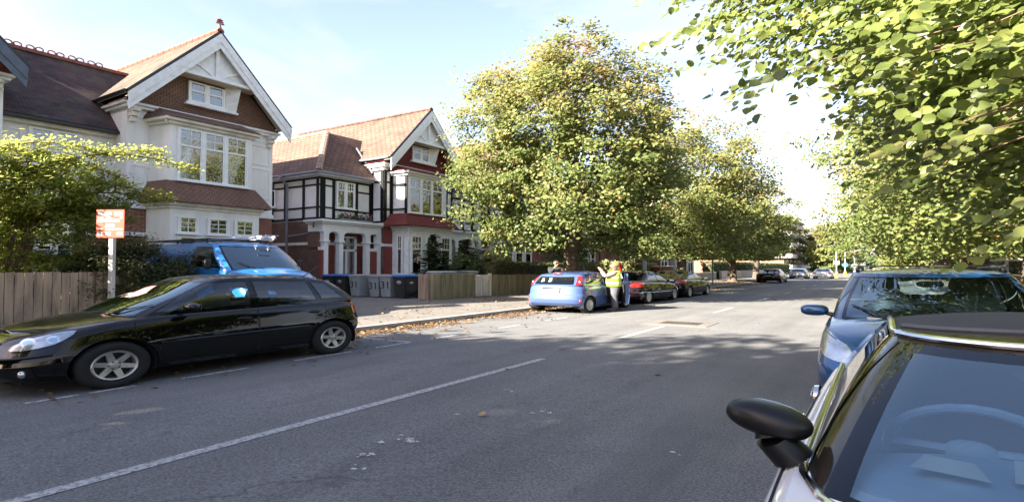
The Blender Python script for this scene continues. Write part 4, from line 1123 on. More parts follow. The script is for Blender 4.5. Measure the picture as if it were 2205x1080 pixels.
def car(name, label, cat, P, paint_m, loc, rotz, group=None, hi=True):
    t = thing(name, label, cat, loc, rotz, group)
    vt = np.array(P['rings'], float)          # v, half width, front y, rear y
    vv = vt[:, 0]
    n1, Df, Dr = P.get('n', 2.7), P.get('Df', .55), P.get('Dr', .45)
    n2 = P.get('nr', n1)
    zs, zb = tab(P['shoulder']), tab(P['bottom'])
    def wv(v): return np.interp(v, vv, vt[:, 1])
    def fv(v): return np.interp(v, vv, vt[:, 2])
    def rv(v): return np.interp(v, vv, vt[:, 3])
    def sidex(y, v):
        w_, f, r_ = wv(v), fv(v), rv(v)
        q = 1 - P.get('taper', .03) * ((y - (f + r_) / 2) / ((f - r_) / 2)) ** 2
        if y > f - Df: q2 = max(0, 1 - min(1, (y - f + Df) / Df) ** n1) ** (1 / n1)
        elif y < r_ + Dr: q2 = max(0, 1 - min(1, (r_ + Dr - y) / Dr) ** n2) ** (1 / n2)
        else: q2 = 1
        return w_ * q * q2
    def zz(y, v): return zb(y) + v * (zs(y) - zb(y))
    def SB(y, v, s=1, off=0.0):
        return np.array((s * (sidex(y, v) + off), y, zz(y, v)))
    NF, NS, NR = (16, 110, 14) if hi else (9, 44, 9)
    NV = 26 if hi else 14
    def half(v):
        w_, f, r_ = wv(v), fv(v), rv(v)
        ys = [f - Df + Df * math.cos(a) ** (2 / n1) for a in np.linspace(0, math.pi / 2, NF + 1)]
        xs = [None] * len(ys)
        pts = []
        for a in np.linspace(0, math.pi / 2, NF + 1)[:-1]:
            y = f - Df + Df * math.cos(a) ** (2 / n1); pts.append((w_ * math.sin(a) ** (2 / n1), y))
        for y in np.linspace(f - Df, r_ + Dr, NS + 1)[:-1]: pts.append((w_, y))
        for a in np.linspace(math.pi / 2, 0, NR + 1):
            y = r_ + Dr - Dr * math.cos(a) ** (2 / n2); pts.append((w_ * math.sin(a) ** (2 / n2), y))
        out = []
        for x, y in pts:
            q = 1 - P.get('taper', .03) * ((y - (f + r_) / 2) / ((f - r_) / 2)) ** 2
            out.append((x * q, y))
        return out
    rings = [half(v) for v in np.linspace(0, 1, NV + 1)]
    nh = len(rings[0])
    V = []
    for i, v in enumerate(np.linspace(0, 1, NV + 1)):
        h = rings[i]
        row = [(x, y, float(zz(y, v))) for x, y in h] + [(-x, y, float(zz(y, v))) for x, y in h[::-1][1:-1]]
        V.append(row)
    V = np.array(V); nr_ = V.shape[1]
    arches = [(y, z, P['arch']) for y, z in P['wheels']]
    inside = np.zeros(V.shape[:2], bool)
    for (wy, wz, ra) in arches:
        d = np.hypot(V[:, :, 1] - wy, V[:, :, 2] - wz)
        inside |= (d < ra) & (np.abs(V[:, :, 0]) > .5 * P['W'])
    for (wy, wz, ra) in arches:
        dy, dz = V[:, :, 1] - wy, V[:, :, 2] - wz; d = np.hypot(dy, dz) + 1e-9
        k = (d < ra) & (np.abs(V[:, :, 0]) > .5 * P['W'])
        V[:, :, 1] = np.where(k, wy + dy / d * ra, V[:, :, 1]); V[:, :, 2] = np.where(k, wz + dz / d * ra, V[:, :, 2])
    body = MB()
    flat = V.reshape(-1, 3).tolist()
    faces, mi = [], []
    for i in range(NV):
        for j in range(nr_):
            j2 = (j + 1) % nr_
            if inside[i, j] and inside[i, j2] and inside[i + 1, j] and inside[i + 1, j2]: continue
            faces.append((i * nr_ + j, (i + 1) * nr_ + j, (i + 1) * nr_ + j2, i * nr_ + j2))
            vmid = (i + .5) / NV
            mi.append(1 if vmid < P.get('black_v', 0.0) else 0)
    body.v = [tuple(p) for p in flat]; body.f = faces; body.m = mi
    # floor pan and wheel housings
    body.grid([[(-x, y, float(zz(y, 0)) + .01), (x, y, float(zz(y, 0)) + .01)] for x, y in rings[0]], mi=1)
    for (wy, wz, ra) in arches:
        for s in (-1, 1):
            xo = s * (P['W'] - .035); xi = s * (P['W'] - .34)
            an = np.linspace(-.35, math.pi + .35, 20)
            body.grid([[(x, wy + ra * math.cos(a), wz + ra * math.sin(a)) for a in an] for x in (xo, xi)], mi=1)
            body.add([(xi, wy + ra * math.cos(a), wz + ra * math.sin(a)) for a in an], [tuple(range(len(an)))], 1)
    # bonnet, ledge and rear deck
    yA, yB, yC, yD = P['gh']
    gb, gt = P['gw']
    top = rings[-1]
    crown = tab(P['crown'])
    def deckmat(i, j):
        y = (top[i][1] + top[i + 1][1]) / 2; xm = lerp(-1, 1, (j + .5) / 20) * top[i][0]
        return 2 if (yD + .06 < y < yA - P.get('gDf', .35) - .02 and abs(xm) < gb - .03) else 0
    # the deck is laid as rows across the car
    dk = []
    for x, y in top:
        row = []
        for j in range(21):
            q = lerp(-1, 1, j / 20)
            row.append((q * x, y, float(zs(y)) + float(crown(y)) * (1 - abs(q) ** P.get('cn', 2.4))))
        dk.append(row)
    body.grid(dk, mi=deckmat)
    # greenhouse
    gD, gDt, gn = P.get('gDf', .35), P.get('gDft', .22), 2.6
    gDr = P.get('gDr', .22)
    zr = tab(P['roof'])
    bulge = P.get('bulge', .015)
    def gw_(v): return lerp(gb, gt, v) + bulge * math.sin(math.pi * v)
    def gf(v): return lerp(yA, yB, v) + P.get('wbulge', .02) * math.sin(math.pi * v)
    def gr(v): return lerp(yD, yC, v) - P.get('rbulge', .03) * math.sin(math.pi * v)
    def gd(v): return lerp(gD, gDt, v)
    def gz(y, v):
        b = float(zs(min(max(y, yD), yA))) + (float(crown(min(yA, y))) * .9 if y > yA - gD else 0) * 0
        return lerp(b, float(zr(y)), v)
    def gx(y, v):
        f, r_, w_, d_ = gf(v), gr(v), gw_(v), gd(v)
        if y > f - d_: return w_ * max(0, 1 - min(1, (y - f + d_) / d_) ** gn) ** (1 / gn)
        if y < r_ + gDr: return w_ * max(0, 1 - min(1, (r_ + gDr - y) / gDr) ** gn) ** (1 / gn)
        return w_
    def SG(y, v, s=1, off=0.0): return np.array((s * (gx(y, v) + off), y, gz(y, v) + off * .35))
    def FG(x, v, off=0.0):
        f, w_, d_ = gf(v), gw_(v), gd(v)
        y = f - d_ + d_ * max(0, 1 - min(1, abs(x) / w_) ** gn) ** (1 / gn)
        return np.array((x, y + off * .7, gz(y, v) + off * .7))
    def RG(x, v, off=0.0):
        r_, w_ = gr(v), gw_(v)
        y = r_ + gDr - gDr * max(0, 1 - min(1, abs(x) / w_) ** gn) ** (1 / gn)
        return np.array((x, y - off * .8, gz(y, v) + off * .5))
    GF, GS, GR, GV = (14, 90, 12, 20) if hi else (8, 30, 8, 10)
    def ghalf(v):
        f, r_, w_, d_ = gf(v), gr(v), gw_(v), gd(v)
        pts = [(w_ * math.sin(a) ** (2 / gn), f - d_ + d_ * math.cos(a) ** (2 / gn)) for a in np.linspace(0, math.pi / 2, GF + 1)[:-1]]
        pts += [(w_, y) for y in np.linspace(f - d_, r_ + gDr, GS + 1)[:-1]]
        pts += [(w_ * math.sin(a) ** (2 / gn), r_ + gDr - gDr * math.cos(a) ** (2 / gn)) for a in np.linspace(math.pi / 2, 0, GR + 1)]
        return pts
    gm = MB()
    gv = np.linspace(0, 1, GV + 1)
    G = []
    for v in gv:
        h = ghalf(v)
        G.append([(x, y, gz(y, v)) for x, y in h] + [(-x, y, gz(y, v)) for x, y in h[::-1][1:-1]])
    G = np.array(G); ng = G.shape[1]
    fx = P.get('ws', (.90, .05, .93))            # windscreen: share of the width, v0, v1
    rx = P.get('rs', (.80, .22, .90))
    sw = P['side_windows']
    m_ = .014
    def hole(c, v, j):
        jj = j if j < GF + GS + GR + 1 else ng - j
        if jj < GF and fx:
            return abs(c[0]) < gw_(v) * fx[0] - m_ and fx[1] + m_ < v < fx[2] - m_ 
        if jj >= GF + GS - 1 and rx and c[1] < gr(v) + gDr:
            return abs(c[0]) < gw_(v) * rx[0] - m_ and rx[1] + m_ < v < rx[2] - m_
        for (a0, a1, b0, b1, v0, v1) in sw:
            q = (v - v0) / (v1 - v0)
            if 0.03 < q < .97 and lerp(a0, a1, q) + m_ < c[1] < lerp(b0, b1, q) - m_: return True
        return False
    gfaces, gmi = [], []
    for i in range(GV):
        for j in range(ng):
            j2 = (j + 1) % ng
            c = (G[i, j] + G[i + 1, j] + G[i, j2] + G[i + 1, j2]) / 4
            if hole(c, (gv[i] + gv[i + 1]) / 2, j): continue
            gfaces.append((i * ng + j, (i + 1) * ng + j, (i + 1) * ng + j2, i * ng + j2)); gmi.append(0)
    gm.v = [tuple(p) for p in G.reshape(-1, 3).tolist()]; gm.f = gfaces; gm.m = gmi
    # roof
    rt = ghalf(1.0); rc = P.get('rcrown', .05)
    rm = MB()
    y0r, y1r = rt[0][1], rt[-1][1]
    rows = []
    for x, y in rt:
        e = min(1, max(0, min((y0r - y) / .28, (y - y1r) / .28))); e = math.sin(e * math.pi / 2)
        rows.append([(lerp(-1, 1, j / 16) * x, y, gz(y, 1) + rc * e * (1 - abs(lerp(-1, 1, j / 16)) ** 2.2)) for j in range(17)])
    pm = P.get('pillar', None)
    if P.get('roof_mat'):
        rm.grid(rows)
        rm.build('roof', P['roof_mat'], t, smooth=True, angle=60)
        gm.build('pillars', pm or paint_m, t, smooth=True, angle=35)
    else:
        gm.grid(rows)
        body.add(gm.v, gm.f, 0)
    body.build('body', [paint_m, 'arch_black', 'dash'], t, smooth=True, angle=32)
    # glass: every window has a black seal round it
    def win(fn, us, vs, nm, nu=12, nvv=8, seal=.035, mat='glass_car'):
        """fn(a, b) -> point for a, b in 0..1; us/vs sizes in metres for the seal"""
        fa, fb = seal / us, seal / vs
        A = [0, fa] + list(np.linspace(fa, 1 - fa, nu)[1:-1]) + [1 - fa, 1]
        Bv = [0, fb] + list(np.linspace(fb, 1 - fb, nvv)[1:-1]) + [1 - fb, 1]
        g = MB(); na, nb = len(A), len(Bv)
        def edge(i, j): return i in (0, na - 2) or j in (0, nb - 2)
        g.grid([[fn(a, b) for b in Bv] for a in A], mi=lambda i, j: 1 if edge(i, j) else 0)
        return g.build(nm, [mat, 'frit'], t, smooth=True, angle=60)
    if fx: win(lambda a, b: FG(lerp(-1, 1, a) * gw_(lerp(fx[1], fx[2], b)) * fx[0], lerp(fx[1], fx[2], b), .004), 1.3, .7, 'windscreen', 22, 10, mat=P.get('screen', 'glass_screen'), seal=P.get('seal', .03))
    if rx: win(lambda a, b: RG(lerp(1, -1, a) * gw_(lerp(rx[1], rx[2], b)) * rx[0], lerp(rx[1], rx[2], b), .004), 1.1, .45, 'rear_window', 16, 6)
    for s in (1, -1):
        for (a0, a1, b0, b1, v0, v1) in sw:
            def fn(a, b, s=s):
                aa = a if s < 0 else 1 - a
                return SG(lerp(lerp(a0, a1, b), lerp(b0, b1, b), aa), lerp(v0, v1, b), s, .004)
            if hi or s in P.get('sides', (1, -1)): win(fn, max(.15, b0 - a0), .38, 'side_window', seal=.026)
    # doors with their shut lines, handles
    for s in P.get('door_sides', (1, -1)):
        for di, (a, b) in enumerate(P['doors']):
            m = MB(); na, nb = 22, 14
            va, vb = P.get('door_v', (.10, .965))
            ea, eb = .007 / (b - a), .007 / .55
            A = [0, ea] + list(np.linspace(ea, 1 - ea, na)[1:-1]) + [1 - ea, 1]; Bv = [0, eb] + list(np.linspace(eb, 1 - eb, nb)[1:-1]) + [1 - eb, 1]
            rows = []
            for p in A:
                row = []
                for q in Bv:
                    y, v = lerp(a, b, p), lerp(va, vb, q)
                    z = zz(y, v)
                    for (wy, wz, ra) in arches:
                        dd = math.hypot(y - wy, z - wz)
                        if dd < ra + .05:
                            y = wy + (y - wy) / dd * (ra + .05); z = wz + (z - wz) / dd * (ra + .05)
                    vv_ = (z - float(zb(y))) / (float(zs(y)) - float(zb(y)))
                    row.append((s * (sidex(y, vv_) + .003), y, z))
                rows.append(row)
            LA, LB = len(A), len(Bv)
            m.grid(rows, mi=lambda i, j: 1 if (i in (0, LA - 2) or j in (0, LB - 2)) else 0, flip=s > 0)
            dr = m.build('door', [paint_m, 'arch_black'], t, smooth=True, angle=60)
            if hi:
                hy = a + .17; hz = P.get('handle_v', .80)
                m = MB(); p = SB(hy, hz, s)
                m.sell((p[0] - s * .002, hy, p[2]), (.012, .085, .032), 2.2, 14, 8, 1); m.sell((p[0] + s * .012, hy, p[2] + .004), (.014, .095, .014), 2.6, 14, 8)
                m.build('handle', [P.get('handle_mat', paint_m), 'arch_black'], dr, smooth=True)
    if hi and P.get('rub'):
        for s in (1, -1):
            a, b = P['rub'][0], P['rub'][1]
            m = MB(); m.tube([SB(y, P['rub'][2], s, .006) for y in np.linspace(a, b, 14)], .016, 6)
            m.build('rub_strip', P['rub'][3], t, smooth=True)
    # lights
    def FB(tq, v, s, off):
        w_, f = wv(v), fv(v)
        if tq <= math.pi / 2: x, y = w_ * math.sin(tq) ** (2 / n1), f - Df + Df * math.cos(tq) ** (2 / n1)
        else: y = f - Df - (tq - math.pi / 2); x = w_
        q = 1 - P.get('taper', .03) * ((y - (f + rv(v)) / 2) / ((f - rv(v)) / 2)) ** 2
        nx, ny = math.sin(min(tq, math.pi / 2)), math.cos(min(tq, math.pi / 2))
        return np.array((s * (x * q + off * nx), y + off * ny, float(zz(y, v))))
    def RB(tq, v, s, off):
        w_, r_ = wv(v), rv(v)
        if tq <= math.pi / 2: x, y = w_ * math.sin(tq) ** (2 / n2), r_ + Dr - Dr * math.cos(tq) ** (2 / n2)
        else: y = r_ + Dr + (tq - math.pi / 2); x = w_
        q = 1 - P.get('taper', .03) * ((y - (fv(v) + r_) / 2) / ((fv(v) - r_) / 2)) ** 2
        nx, ny = math.sin(min(tq, math.pi / 2)), math.cos(min(tq, math.pi / 2))
        return np.array((s * (x * q + off * nx), y - off * ny, float(zz(y, v))))
    def lampgrid(fn, quad, s, off, n=9, rnd=.35):
        rows = []
        for i in range(n):
            row = []
            for j in range(n):
                a, b = 2 * i / (n - 1) - 1, 2 * j / (n - 1) - 1
                a2, b2 = a * math.sqrt(1 - rnd * b * b / 2), b * math.sqrt(1 - rnd * a * a / 2)
                a2, b2 = (a2 + 1) / 2, (b2 + 1) / 2
                p = lerp(lerp(np.array(quad[0]), np.array(quad[1]), a2), lerp(np.array(quad[3]), np.array(quad[2]), a2), b2)
                row.append(fn(p[0], p[1], s, off))
            rows.append(row)
        return rows
    for s in (1, -1):
        if P.get('headlight'):
            m = MB(); m.grid(lampgrid(FB, P['headlight'], s, .004, rnd=P.get('hr', .7)), flip=s < 0)
            hl = m.build('headlight', 'lamp_reflector', t, smooth=True)
            if hi and P.get('bulbs', True):
                q = P['headlight']; cc = np.mean(np.array(q), 0)
                m = MB()
                for (du, rad) in ((-.16, .06), (.16, .05)):
                    p = FB(cc[0] + du, cc[1] + .015, s, .010)
                    nrm = np.array((s * math.sin(cc[0] + du), math.cos(cc[0] + du), .25)); nrm /= np.linalg.norm(nrm)
                    u = np.cross(nrm, (0, 0, 1)); u /= np.linalg.norm(u); vq = np.cross(nrm, u)
                    for rr, dd, mi_ in ((rad, .000, 0), (rad * .62, .004, 1)):
                        m.add([p + nrm * dd + u * rr * math.cos(a) + vq * rr * math.sin(a) for a in np.linspace(0, 6.283, 20)[:-1]], [tuple(range(19))], mi_)
                m.build('bulb', ['chrome', 'glass_screen'], hl)
                m = MB(); m.grid(lampgrid(FB, q, s, .022, rnd=P.get('hr', .7)), flip=s < 0); m.build('lens', 'glass_lamp', hl, smooth=True)
        if P.get('taillight'):
            m = MB(); m.grid(lampgrid(RB, P['taillight'], s, .006, rnd=.4), flip=s > 0); m.build('taillight', 'lamp_red', t, smooth=True)
        if P.get('pillar_light'):
            a0, a1, v0, v1 = P['pillar_light']
            rows = []
            for i in range(9):
                row = []
                for j in range(9):
                    v = lerp(v0, v1, j / 8); tq = lerp(a0, a1, i / 8) + .10 * (j / 8 - .5)
                    r_, w_ = gr(v), gw_(v)
                    x, y = w_ * math.sin(tq) ** (2 / gn), r_ + gDr - gDr * math.cos(tq) ** (2 / gn)
                    row.append((s * (x + .008 * math.sin(tq)), y - .010 * math.cos(tq), gz(y, v) + .004))
                rows.append(row)
            m = MB(); m.grid(rows, flip=s > 0); tl = m.build('taillight', 'lamp_red', t, smooth=True)
            if hi:
                m = MB(); c = np.array(rows[4][3]); m.sell(c, (.03, .02, .045), seg=10, rings=8); m.build('reverse_lamp', 'lamp_reflector', tl, smooth=True)
    # mirrors
    if P.get('mirror'):
        my, mz, mr, mm = P['mirror']
        for s in (1, -1):
            m = MB(); xb = gb
            m.tube([(s * (xb - .02), my + .02, mz - .06), (s * (xb + .10), my, mz - .03)], [.03, .022], 8, mi=1)
            m.sell((s * (xb + .17), my, mz), mr, 2.6, 20, 12)
            m.box(min(s * (xb + .09), s * (xb + .25)), max(s * (xb + .09), s * (xb + .25)), my - mr[1] - .002, my - mr[1] * .9, mz - mr[2] * .7, mz + mr[2] * .7, 2)
            m.build('wing_mirror', [mm, 'black_plastic', 'chrome'], t, smooth=True, angle=45)
    # wheels
    for (wy, wz) in P['wheels']:
        for s in (1, -1):
            wheel(t, (s * (P['W'] - P.get('ww', .20) / 2 - .012), wy, wz), wz, P.get('rim', .20), P.get('ww', .20), s, P.get('spokes', 6), P.get('rim_mat', 'alloy'), style=P.get('rim_style', 'alloy'))
    # inside: seats and steering wheel
    if P.get('seats'):
        sm = P.get('seat_mat', 'seat_fabric')
        for (sy, kind) in P['seats']:
            for s in (1, -1):
                zb_ = float(zs(sy))
                m = MB()
                m.sell((s * .36, sy, zb_ + .00), (.23, .09, .26), 3, 16, 10)
                m.sell((s * .36, sy - .05, zb_ + .33), (.13, .055, .095), 3, 16, 10)
                for k in (-.06, .06): m.tube([(s * .36 + k, sy - .04, zb_ + .2), (s * .36 + k, sy - .05, zb_ + .3)], .008, 6)
                m.build('seat', sm, t, smooth=True)
        ds = P.get('dash_y', yA - .52)
        m = MB(); m.sell((0, ds + .1, float(zs(ds)) - .01), (gb - .08, .26, .09), 3, 24, 10); m.build('dashboard', P.get('dash_mat', 'dash'), t, smooth=True)
        m = MB(); sx = P.get('steer', .36)
        ring = [(sx + .18 * math.cos(a), ds - .16 + .06 * math.sin(a), float(zs(ds)) + .05 + .165 * math.sin(a)) for a in np.linspace(0, 6.283, 25)]
        m.tube(ring, .016, 8, caps=False); m.tube([ring[0], (sx, ds - .15, float(zs(ds)) + .05), ring[12]], .018, 6); m.sell((sx, ds - .15, float(zs(ds)) + .04), (.06, .03, .05), 2.5, 12, 8)
        m.build('steering_wheel', P.get('steer_mat', 'seat_fabric'), t, smooth=True)
    t_fns = dict(SB=SB, SG=SG, FG=FG, RG=RG, FB=FB, RB=RB, zs=zs, gz=gz, zz=zz, fv=fv, rv=rv, wv=wv, top=top, gw=gw_, gf=gf)
    return t, t_fns

def plate(t, y, z, w_=.52, h=.115, mat='plate_cream', sgn=-1):
    m = MB(); m.box(-w_ / 2, w_ / 2, min(y, y + sgn * .012), max(y, y + sgn * .012), z - h / 2, z + h / 2)
    return m.build('number_plate', mat, t, bev=.004)
def wiper(t, F, sgn=1, mat='black_plastic'):
    m = MB()
    for x0, x1, v1 in ((-.30 * sgn, .42 * sgn, .16), (.28 * sgn, .62 * sgn, .30)):
        a, b = F['FG'](x0, .02, .02), F['FG'](x1, v1, .02)
        mid = lerp(a, b, .5) + (0, .01, .02)
        m.tube([a, mid, b], [.012, .010, .006], 6)
    m.build('wiper', mat, t, smooth=True)
def aerial(t, p, d=(0, -.38, .42)):
    m = MB(); m.tube([p, np.array(p) + d], [.009, .004], 6); m.sell(p, (.025, .04, .02), seg=10, rings=6)
    m.build('aerial', 'dark_metal', t, smooth=True)

POLO = dict(W=.825, n=2.7, Df=.62, Dr=.42, taper=.035,
    rings=[(0, .78, 1.86, -1.80), (.12, .815, 1.93, -1.90), (.34, .825, 1.965, -1.955), (.52, .825, 1.955, -1.945), (.62, .818, 1.925, -1.925), (.85, .80, 1.86, -1.90), (.96, .775, 1.80, -1.87), (1, .745, 1.73, -1.85)],
    shoulder=[(-1.96, .99), (-1.2, .975), (0, .945), (.75, .925), (1.15, .88), (1.6, .79), (1.8, .735), (1.97, .70)],
    bottom=[(-1.96, .30), (-1.6, .24), (-1, .20), (.9, .20), (1.5, .20), (1.97, .19)],
    crown=[(-1.9, .0), (.6, .02), (.95, .075), (1.6, .06), (1.95, .03)],
    arch=.365, wheels=[(1.14, .31), (-1.32, .31)], rim=.20, spokes=6, gh=(1.14, .20, -1.52, -1.86), gw=(.735, .575), gDf=.42, gDft=.24, gDr=.24,
    roof=[(-1.9, 1.28), (-1.55, 1.345), (-1.0, 1.415), (-.3, 1.445), (.2, 1.43), (.5, 1.385)], rcrown=.055, bulge=.03,
    side_windows=[(-.245, -.225, .84, .26, .06, .93), (-1.12, -1.02, -.30, -.275, .08, .93), (-1.53, -1.28, -1.17, -1.07, .13, .90)],
    doors=[(-.27, .98), (-1.20, -.28)], rub=(-.92, .76, .50, 'paint_black'),
    headlight=[(.52, .70), (1.20, .75), (1.34, 1.0), (.66, .95)], taillight=[(.86, .66), (1.34, .66), (1.34, .97), (.86, .97)],
    mirror=(.52, 1.04, (.105, .06, .06), 'paint_black'), seats=[(-.02, 0), (-.95, 1)], rs=(.78, .18, .88), steer=.36)
def variant(base, **kw): d = dict(base); d.update(kw); return d
polo, F = car('parked_car', 'black hatchback parked nose to the camera beside the wooden fence', 'car', POLO, 'paint_black', (-7.15, 3.87, 0), math.pi)
polo.scale.y *= 1.085
wiper(polo, F, -1)
aerial(polo, (0, -1.38, 1.41), (0, -.30, .26))
m = MB()       # lower grille, fog lamps, bumper strip
for (x0, x1, v0, v1, mi) in ((-.40, .40, .10, .34, 0), (-.32, .32, .63, .86, 0)):
    m.grid([[(lambda x, v: (x, float(F['fv'](v)) - .62 + .62 * (1 - min(1, abs(x) / F['wv'](v)) ** 2.7) ** (1 / 2.7) + .006, float(F['zz'](F['fv'](v), v))))(lerp(x0, x1, i / 16), lerp(v0, v1, j / 5)) for j in range(6)] for i in range(17)])
for s in (1, -1):
    m.grid([[F['FB'](lerp(.70, 1.02, i / 6), lerp(.12, .34, j / 5), s, .006) for j in range(6)] for i in range(7)], flip=s < 0)
m.build('grille', 'black_plastic', polo, smooth=True)
for s in (1, -1):
    m = MB(); m.sell(F['FB'](.86, .22, s, -.01), (.055, .03, .055), seg=14, rings=10)
    m.build('fog_lamp', 'lamp_reflector', polo, smooth=True)
for s in (1, -1):
    m = MB(); m.tube([F['FB'](q, .57, s, .006) for q in np.linspace(.35, 1.22, 14)], .014, 6)
    m.build('bumper_strip', 'black_plastic', polo, smooth=True)

# blue people carrier behind the white car
ZAF = variant(POLO, W=.875, Df=.60, taper=.03,
    rings=[(0, .83, 2.02, -2.0), (.12, .865, 2.10, -2.1), (.36, .875, 2.14, -2.15), (.55, .875, 2.12, -2.14), (.66, .865, 2.08, -2.12), (.87, .845, 2.0, -2.08), (.96, .82, 1.93, -2.05), (1, .79, 1.86, -2.03)],
    shoulder=[(-2.15, 1.03), (-1, 1.02), (0, 1.0), (1.0, .985), (1.4, .92), (1.75, .83), (2.0, .75), (2.15, .70)],
    crown=[(-2, 0), (.9, .02), (1.2, .08), (1.7, .07), (2.1, .03)],
    arch=.375, wheels=[(1.23, .315), (-1.42, .315)], gh=(1.36, .30, -1.80, -2.05), gw=(.78, .635), gDf=.44, gDft=.28,
    roof=[(-2.1, 1.50), (-1.6, 1.545), (-.8, 1.565), (0, 1.555), (.35, 1.525), (.7, 1.48)], rcrown=.045,
    side_windows=[(-.28, -.26, .98, .36, .06, .93), (-1.15, -1.12, -.33, -.31, .06, .93), (-1.78, -1.62, -1.2, -1.17, .08, .92)],
    doors=[(-.30, 1.05), (-1.2, -.31)], rub=None, headlight=[(.58, .68), (1.50, .70), (1.66, 1.0), (.72, .96)],
    mirror=(.78, 1.05, (.125, .075, .075), 'paint_blue_dark'), seats=[(.18, 0), (-.75, 1)], bulbs=False, seat_mat='seat_beige', dash_mat='dash', steer=.36, dash_y=.72, rim_mat='alloy_bright')
zaf, F = car('parked_car', 'dark blue people carrier with roof rails parked right behind the white car', 'car', ZAF, 'paint_blue_dark', (.38, 7.17, 0), math.pi)
wiper(zaf, F, 1)
m = MB()
for s in (1, -1):
    m.tube([(s * .60, .05, 1.56)] + [(s * .60, y, 1.615) for y in (-.05, -.6, -1.2, -1.7)] + [(s * .60, -1.82, 1.555)], .017, 8)
for y in (-.25, -1.2): m.box(-.66, .66, y - .035, y + .035, 1.628, 1.648)
m.build('roof_rail', 'gutter_black', zaf, smooth=True, angle=50)
m = MB()
for (x0, x1, z0_, z1_, mi) in ((.45, .62, 1.06, 1.10, 0),):
    g = [[F['FG'](lerp(.50, .34, i / 4) * 1.0, lerp(.075, .115, j / 3), .010) for j in range(4)] for i in range(5)]; m.grid(g)
m.build('permit_sticker', 'sign_white', zaf)
m = MB(); m.sell((0, .40, 1.40), (.11, .025, .04), 3, 16, 8); m.build('interior_mirror', 'grey_plastic', zaf, smooth=True)
for s in (1, -1):
    m = MB(); m.sell((s * .30, .22, 1.455), (.17, .05, .03), 3, 14, 8)
    m.build('sun_visor', 'seat_beige', zaf, smooth=True)
m = MB(); m.grid([[(lambda x, v: (x, float(F['fv'](v)) - .60 + .60 * (1 - min(1, abs(x) / F['wv'](v)) ** 2.7) ** (1 / 2.7) + .006, float(F['zz'](F['fv'](v), v))))(lerp(-.42, .42, i / 16), lerp(.70, .90, j / 5)) for j in range(6)] for i in range(17)]); m.build('grille', 'black_plastic', zaf, smooth=True)

# white small car with a black roof, closest to the camera
MINI = variant(POLO, W=.83, n=2.6, Df=.60, Dr=.45, taper=.05,
    rings=[(0, .77, 1.72, -1.70), (.14, .82, 1.79, -1.78), (.4, .83, 1.815, -1.81), (.62, .83, 1.80, -1.80), (.84, .815, 1.74, -1.77), (.95, .785, 1.68, -1.74), (1, .745, 1.62, -1.71)],
    shoulder=[(-1.82, .93), (-.8, .935), (0, .93), (.6, .915), (1.0, .885), (1.5, .82), (1.8, .74)],
    crown=[(-1.7, .0), (.35, .02), (.75, .09), (1.4, .09), (1.8, .04)], cn=2.0,
    bottom=[(-1.8, .26), (-1, .19), (1, .19), (1.8, .2)], arch=.355, wheels=[(1.22, .30), (-1.24, .30)], rim=.2,
    gh=(.90, .13, -1.25, -1.62), gw=(.72, .515), gDf=.42, gDft=.26, gDr=.3, wbulge=.03,
    roof=[(-1.6, 1.22), (-1.1, 1.30), (-.5, 1.345), (0, 1.335), (.2, 1.32), (.5, 1.29)], rcrown=.06, bulge=.02,
    side_windows=[(-.62, -.56, .52, .03, .05, .95), (-1.30, -1.12, -.68, -.62, .10, .92)],
    doors=[(-.62, .72)], rub=None, headlight=[(.5, .72), (1.2, .74), (1.2, 1.0), (.6, 1.0)], hr=1.0,
    mirror=None, seats=[(-.30, 0)], seat_mat='seat_fabric', dash_mat='dash_pale', steer_mat='dash_pale', steer=.36, dash_y=.40, roof_mat='soft_top', pillar='paint_black', ws=(.93, .03, .95), seal=.045, handle_mat='chrome', door_sides=(1, -1))
mini, F = car('parked_car', 'white small car with matt black roof and chrome trim nearest the camera', 'car', MINI, 'paint_white', (.545, 2.15, 0), math.pi)
m = MB()      # bright trim round the base of the glass, up the pillar and across the header
ring = [(gx_, gy_) for gx_, gy_ in F['top']]
for s in (1, -1):
    m.tube([F['SG'](y, 0.0, s, .006) for y in np.linspace(.46, -1.3, 20)], .013, 8)
    m.tube([F['FG'](s * x, .015, .012) for x in np.linspace(0, .715, 16)] + [F['SG'](.46, 0.0, s, .006)], .012, 8)
    m.tube([F['SG'](y, 1.0, s, .004) for y in np.linspace(-.02, -1.0, 16)], .012, 8)
m.tube([F['FG'](x, .995, .010) for x in np.linspace(-.505, .505, 25)], .014, 8)
m.build('chrome_trim', 'chrome', mini, smooth=True)
m = MB()      # second bright bar where the fabric starts, dark polished header between
hp = [[F['FG'](x, 1.0, .004) + np.array((0, -d_, .012 + .035 * math.sin(min(1, d_ / .2) * 1.5) * (1 - (abs(x) / .54) ** 2.2))) for d_ in (0, .03, .06, .09, .12)] for x in np.linspace(-.49, .49, 25)]
m.grid(hp, flip=True); m.build('header_rail', 'paint_black', mini, smooth=True)
m = MB(); m.tube([r_[-1] + np.array((0, 0, .004)) for r_ in hp], .012, 8); m.build('header_trim', 'grey_plastic', mini, smooth=True)
for s in (1, -1):      # oval door mirrors on two-piece stalks
    m = MB()
    b0 = np.array((s * .755, .44, .93)); b1 = np.array((s * .80, .46, 1.0)); b2 = np.array((s * .815, .45, 1.04))
    m.tube([b0, b1 - (0, 0, .005)], [.058, .050], 14); m.tube([b1, lerp(b1, b2, .6), b2], [.047, .038, .032], 14)
    rot = Matrix.Rotation(R(-14 * s), 3, 'Y')
    m.sell((s * .812, .45, 1.060), (.112, .065, .060), 2.25, 28, 18, rot=rot)
    m.sell((s * .812, .392, 1.060), (.092, .012, .05), 2.25, 24, 8, mi=1, rot=rot)
    m.build('wing_mirror', ['black_plastic', 'chrome'], mini, smooth=True, angle=60)
m = MB(); p = F['SB'](-.95, .80, 1, .0)
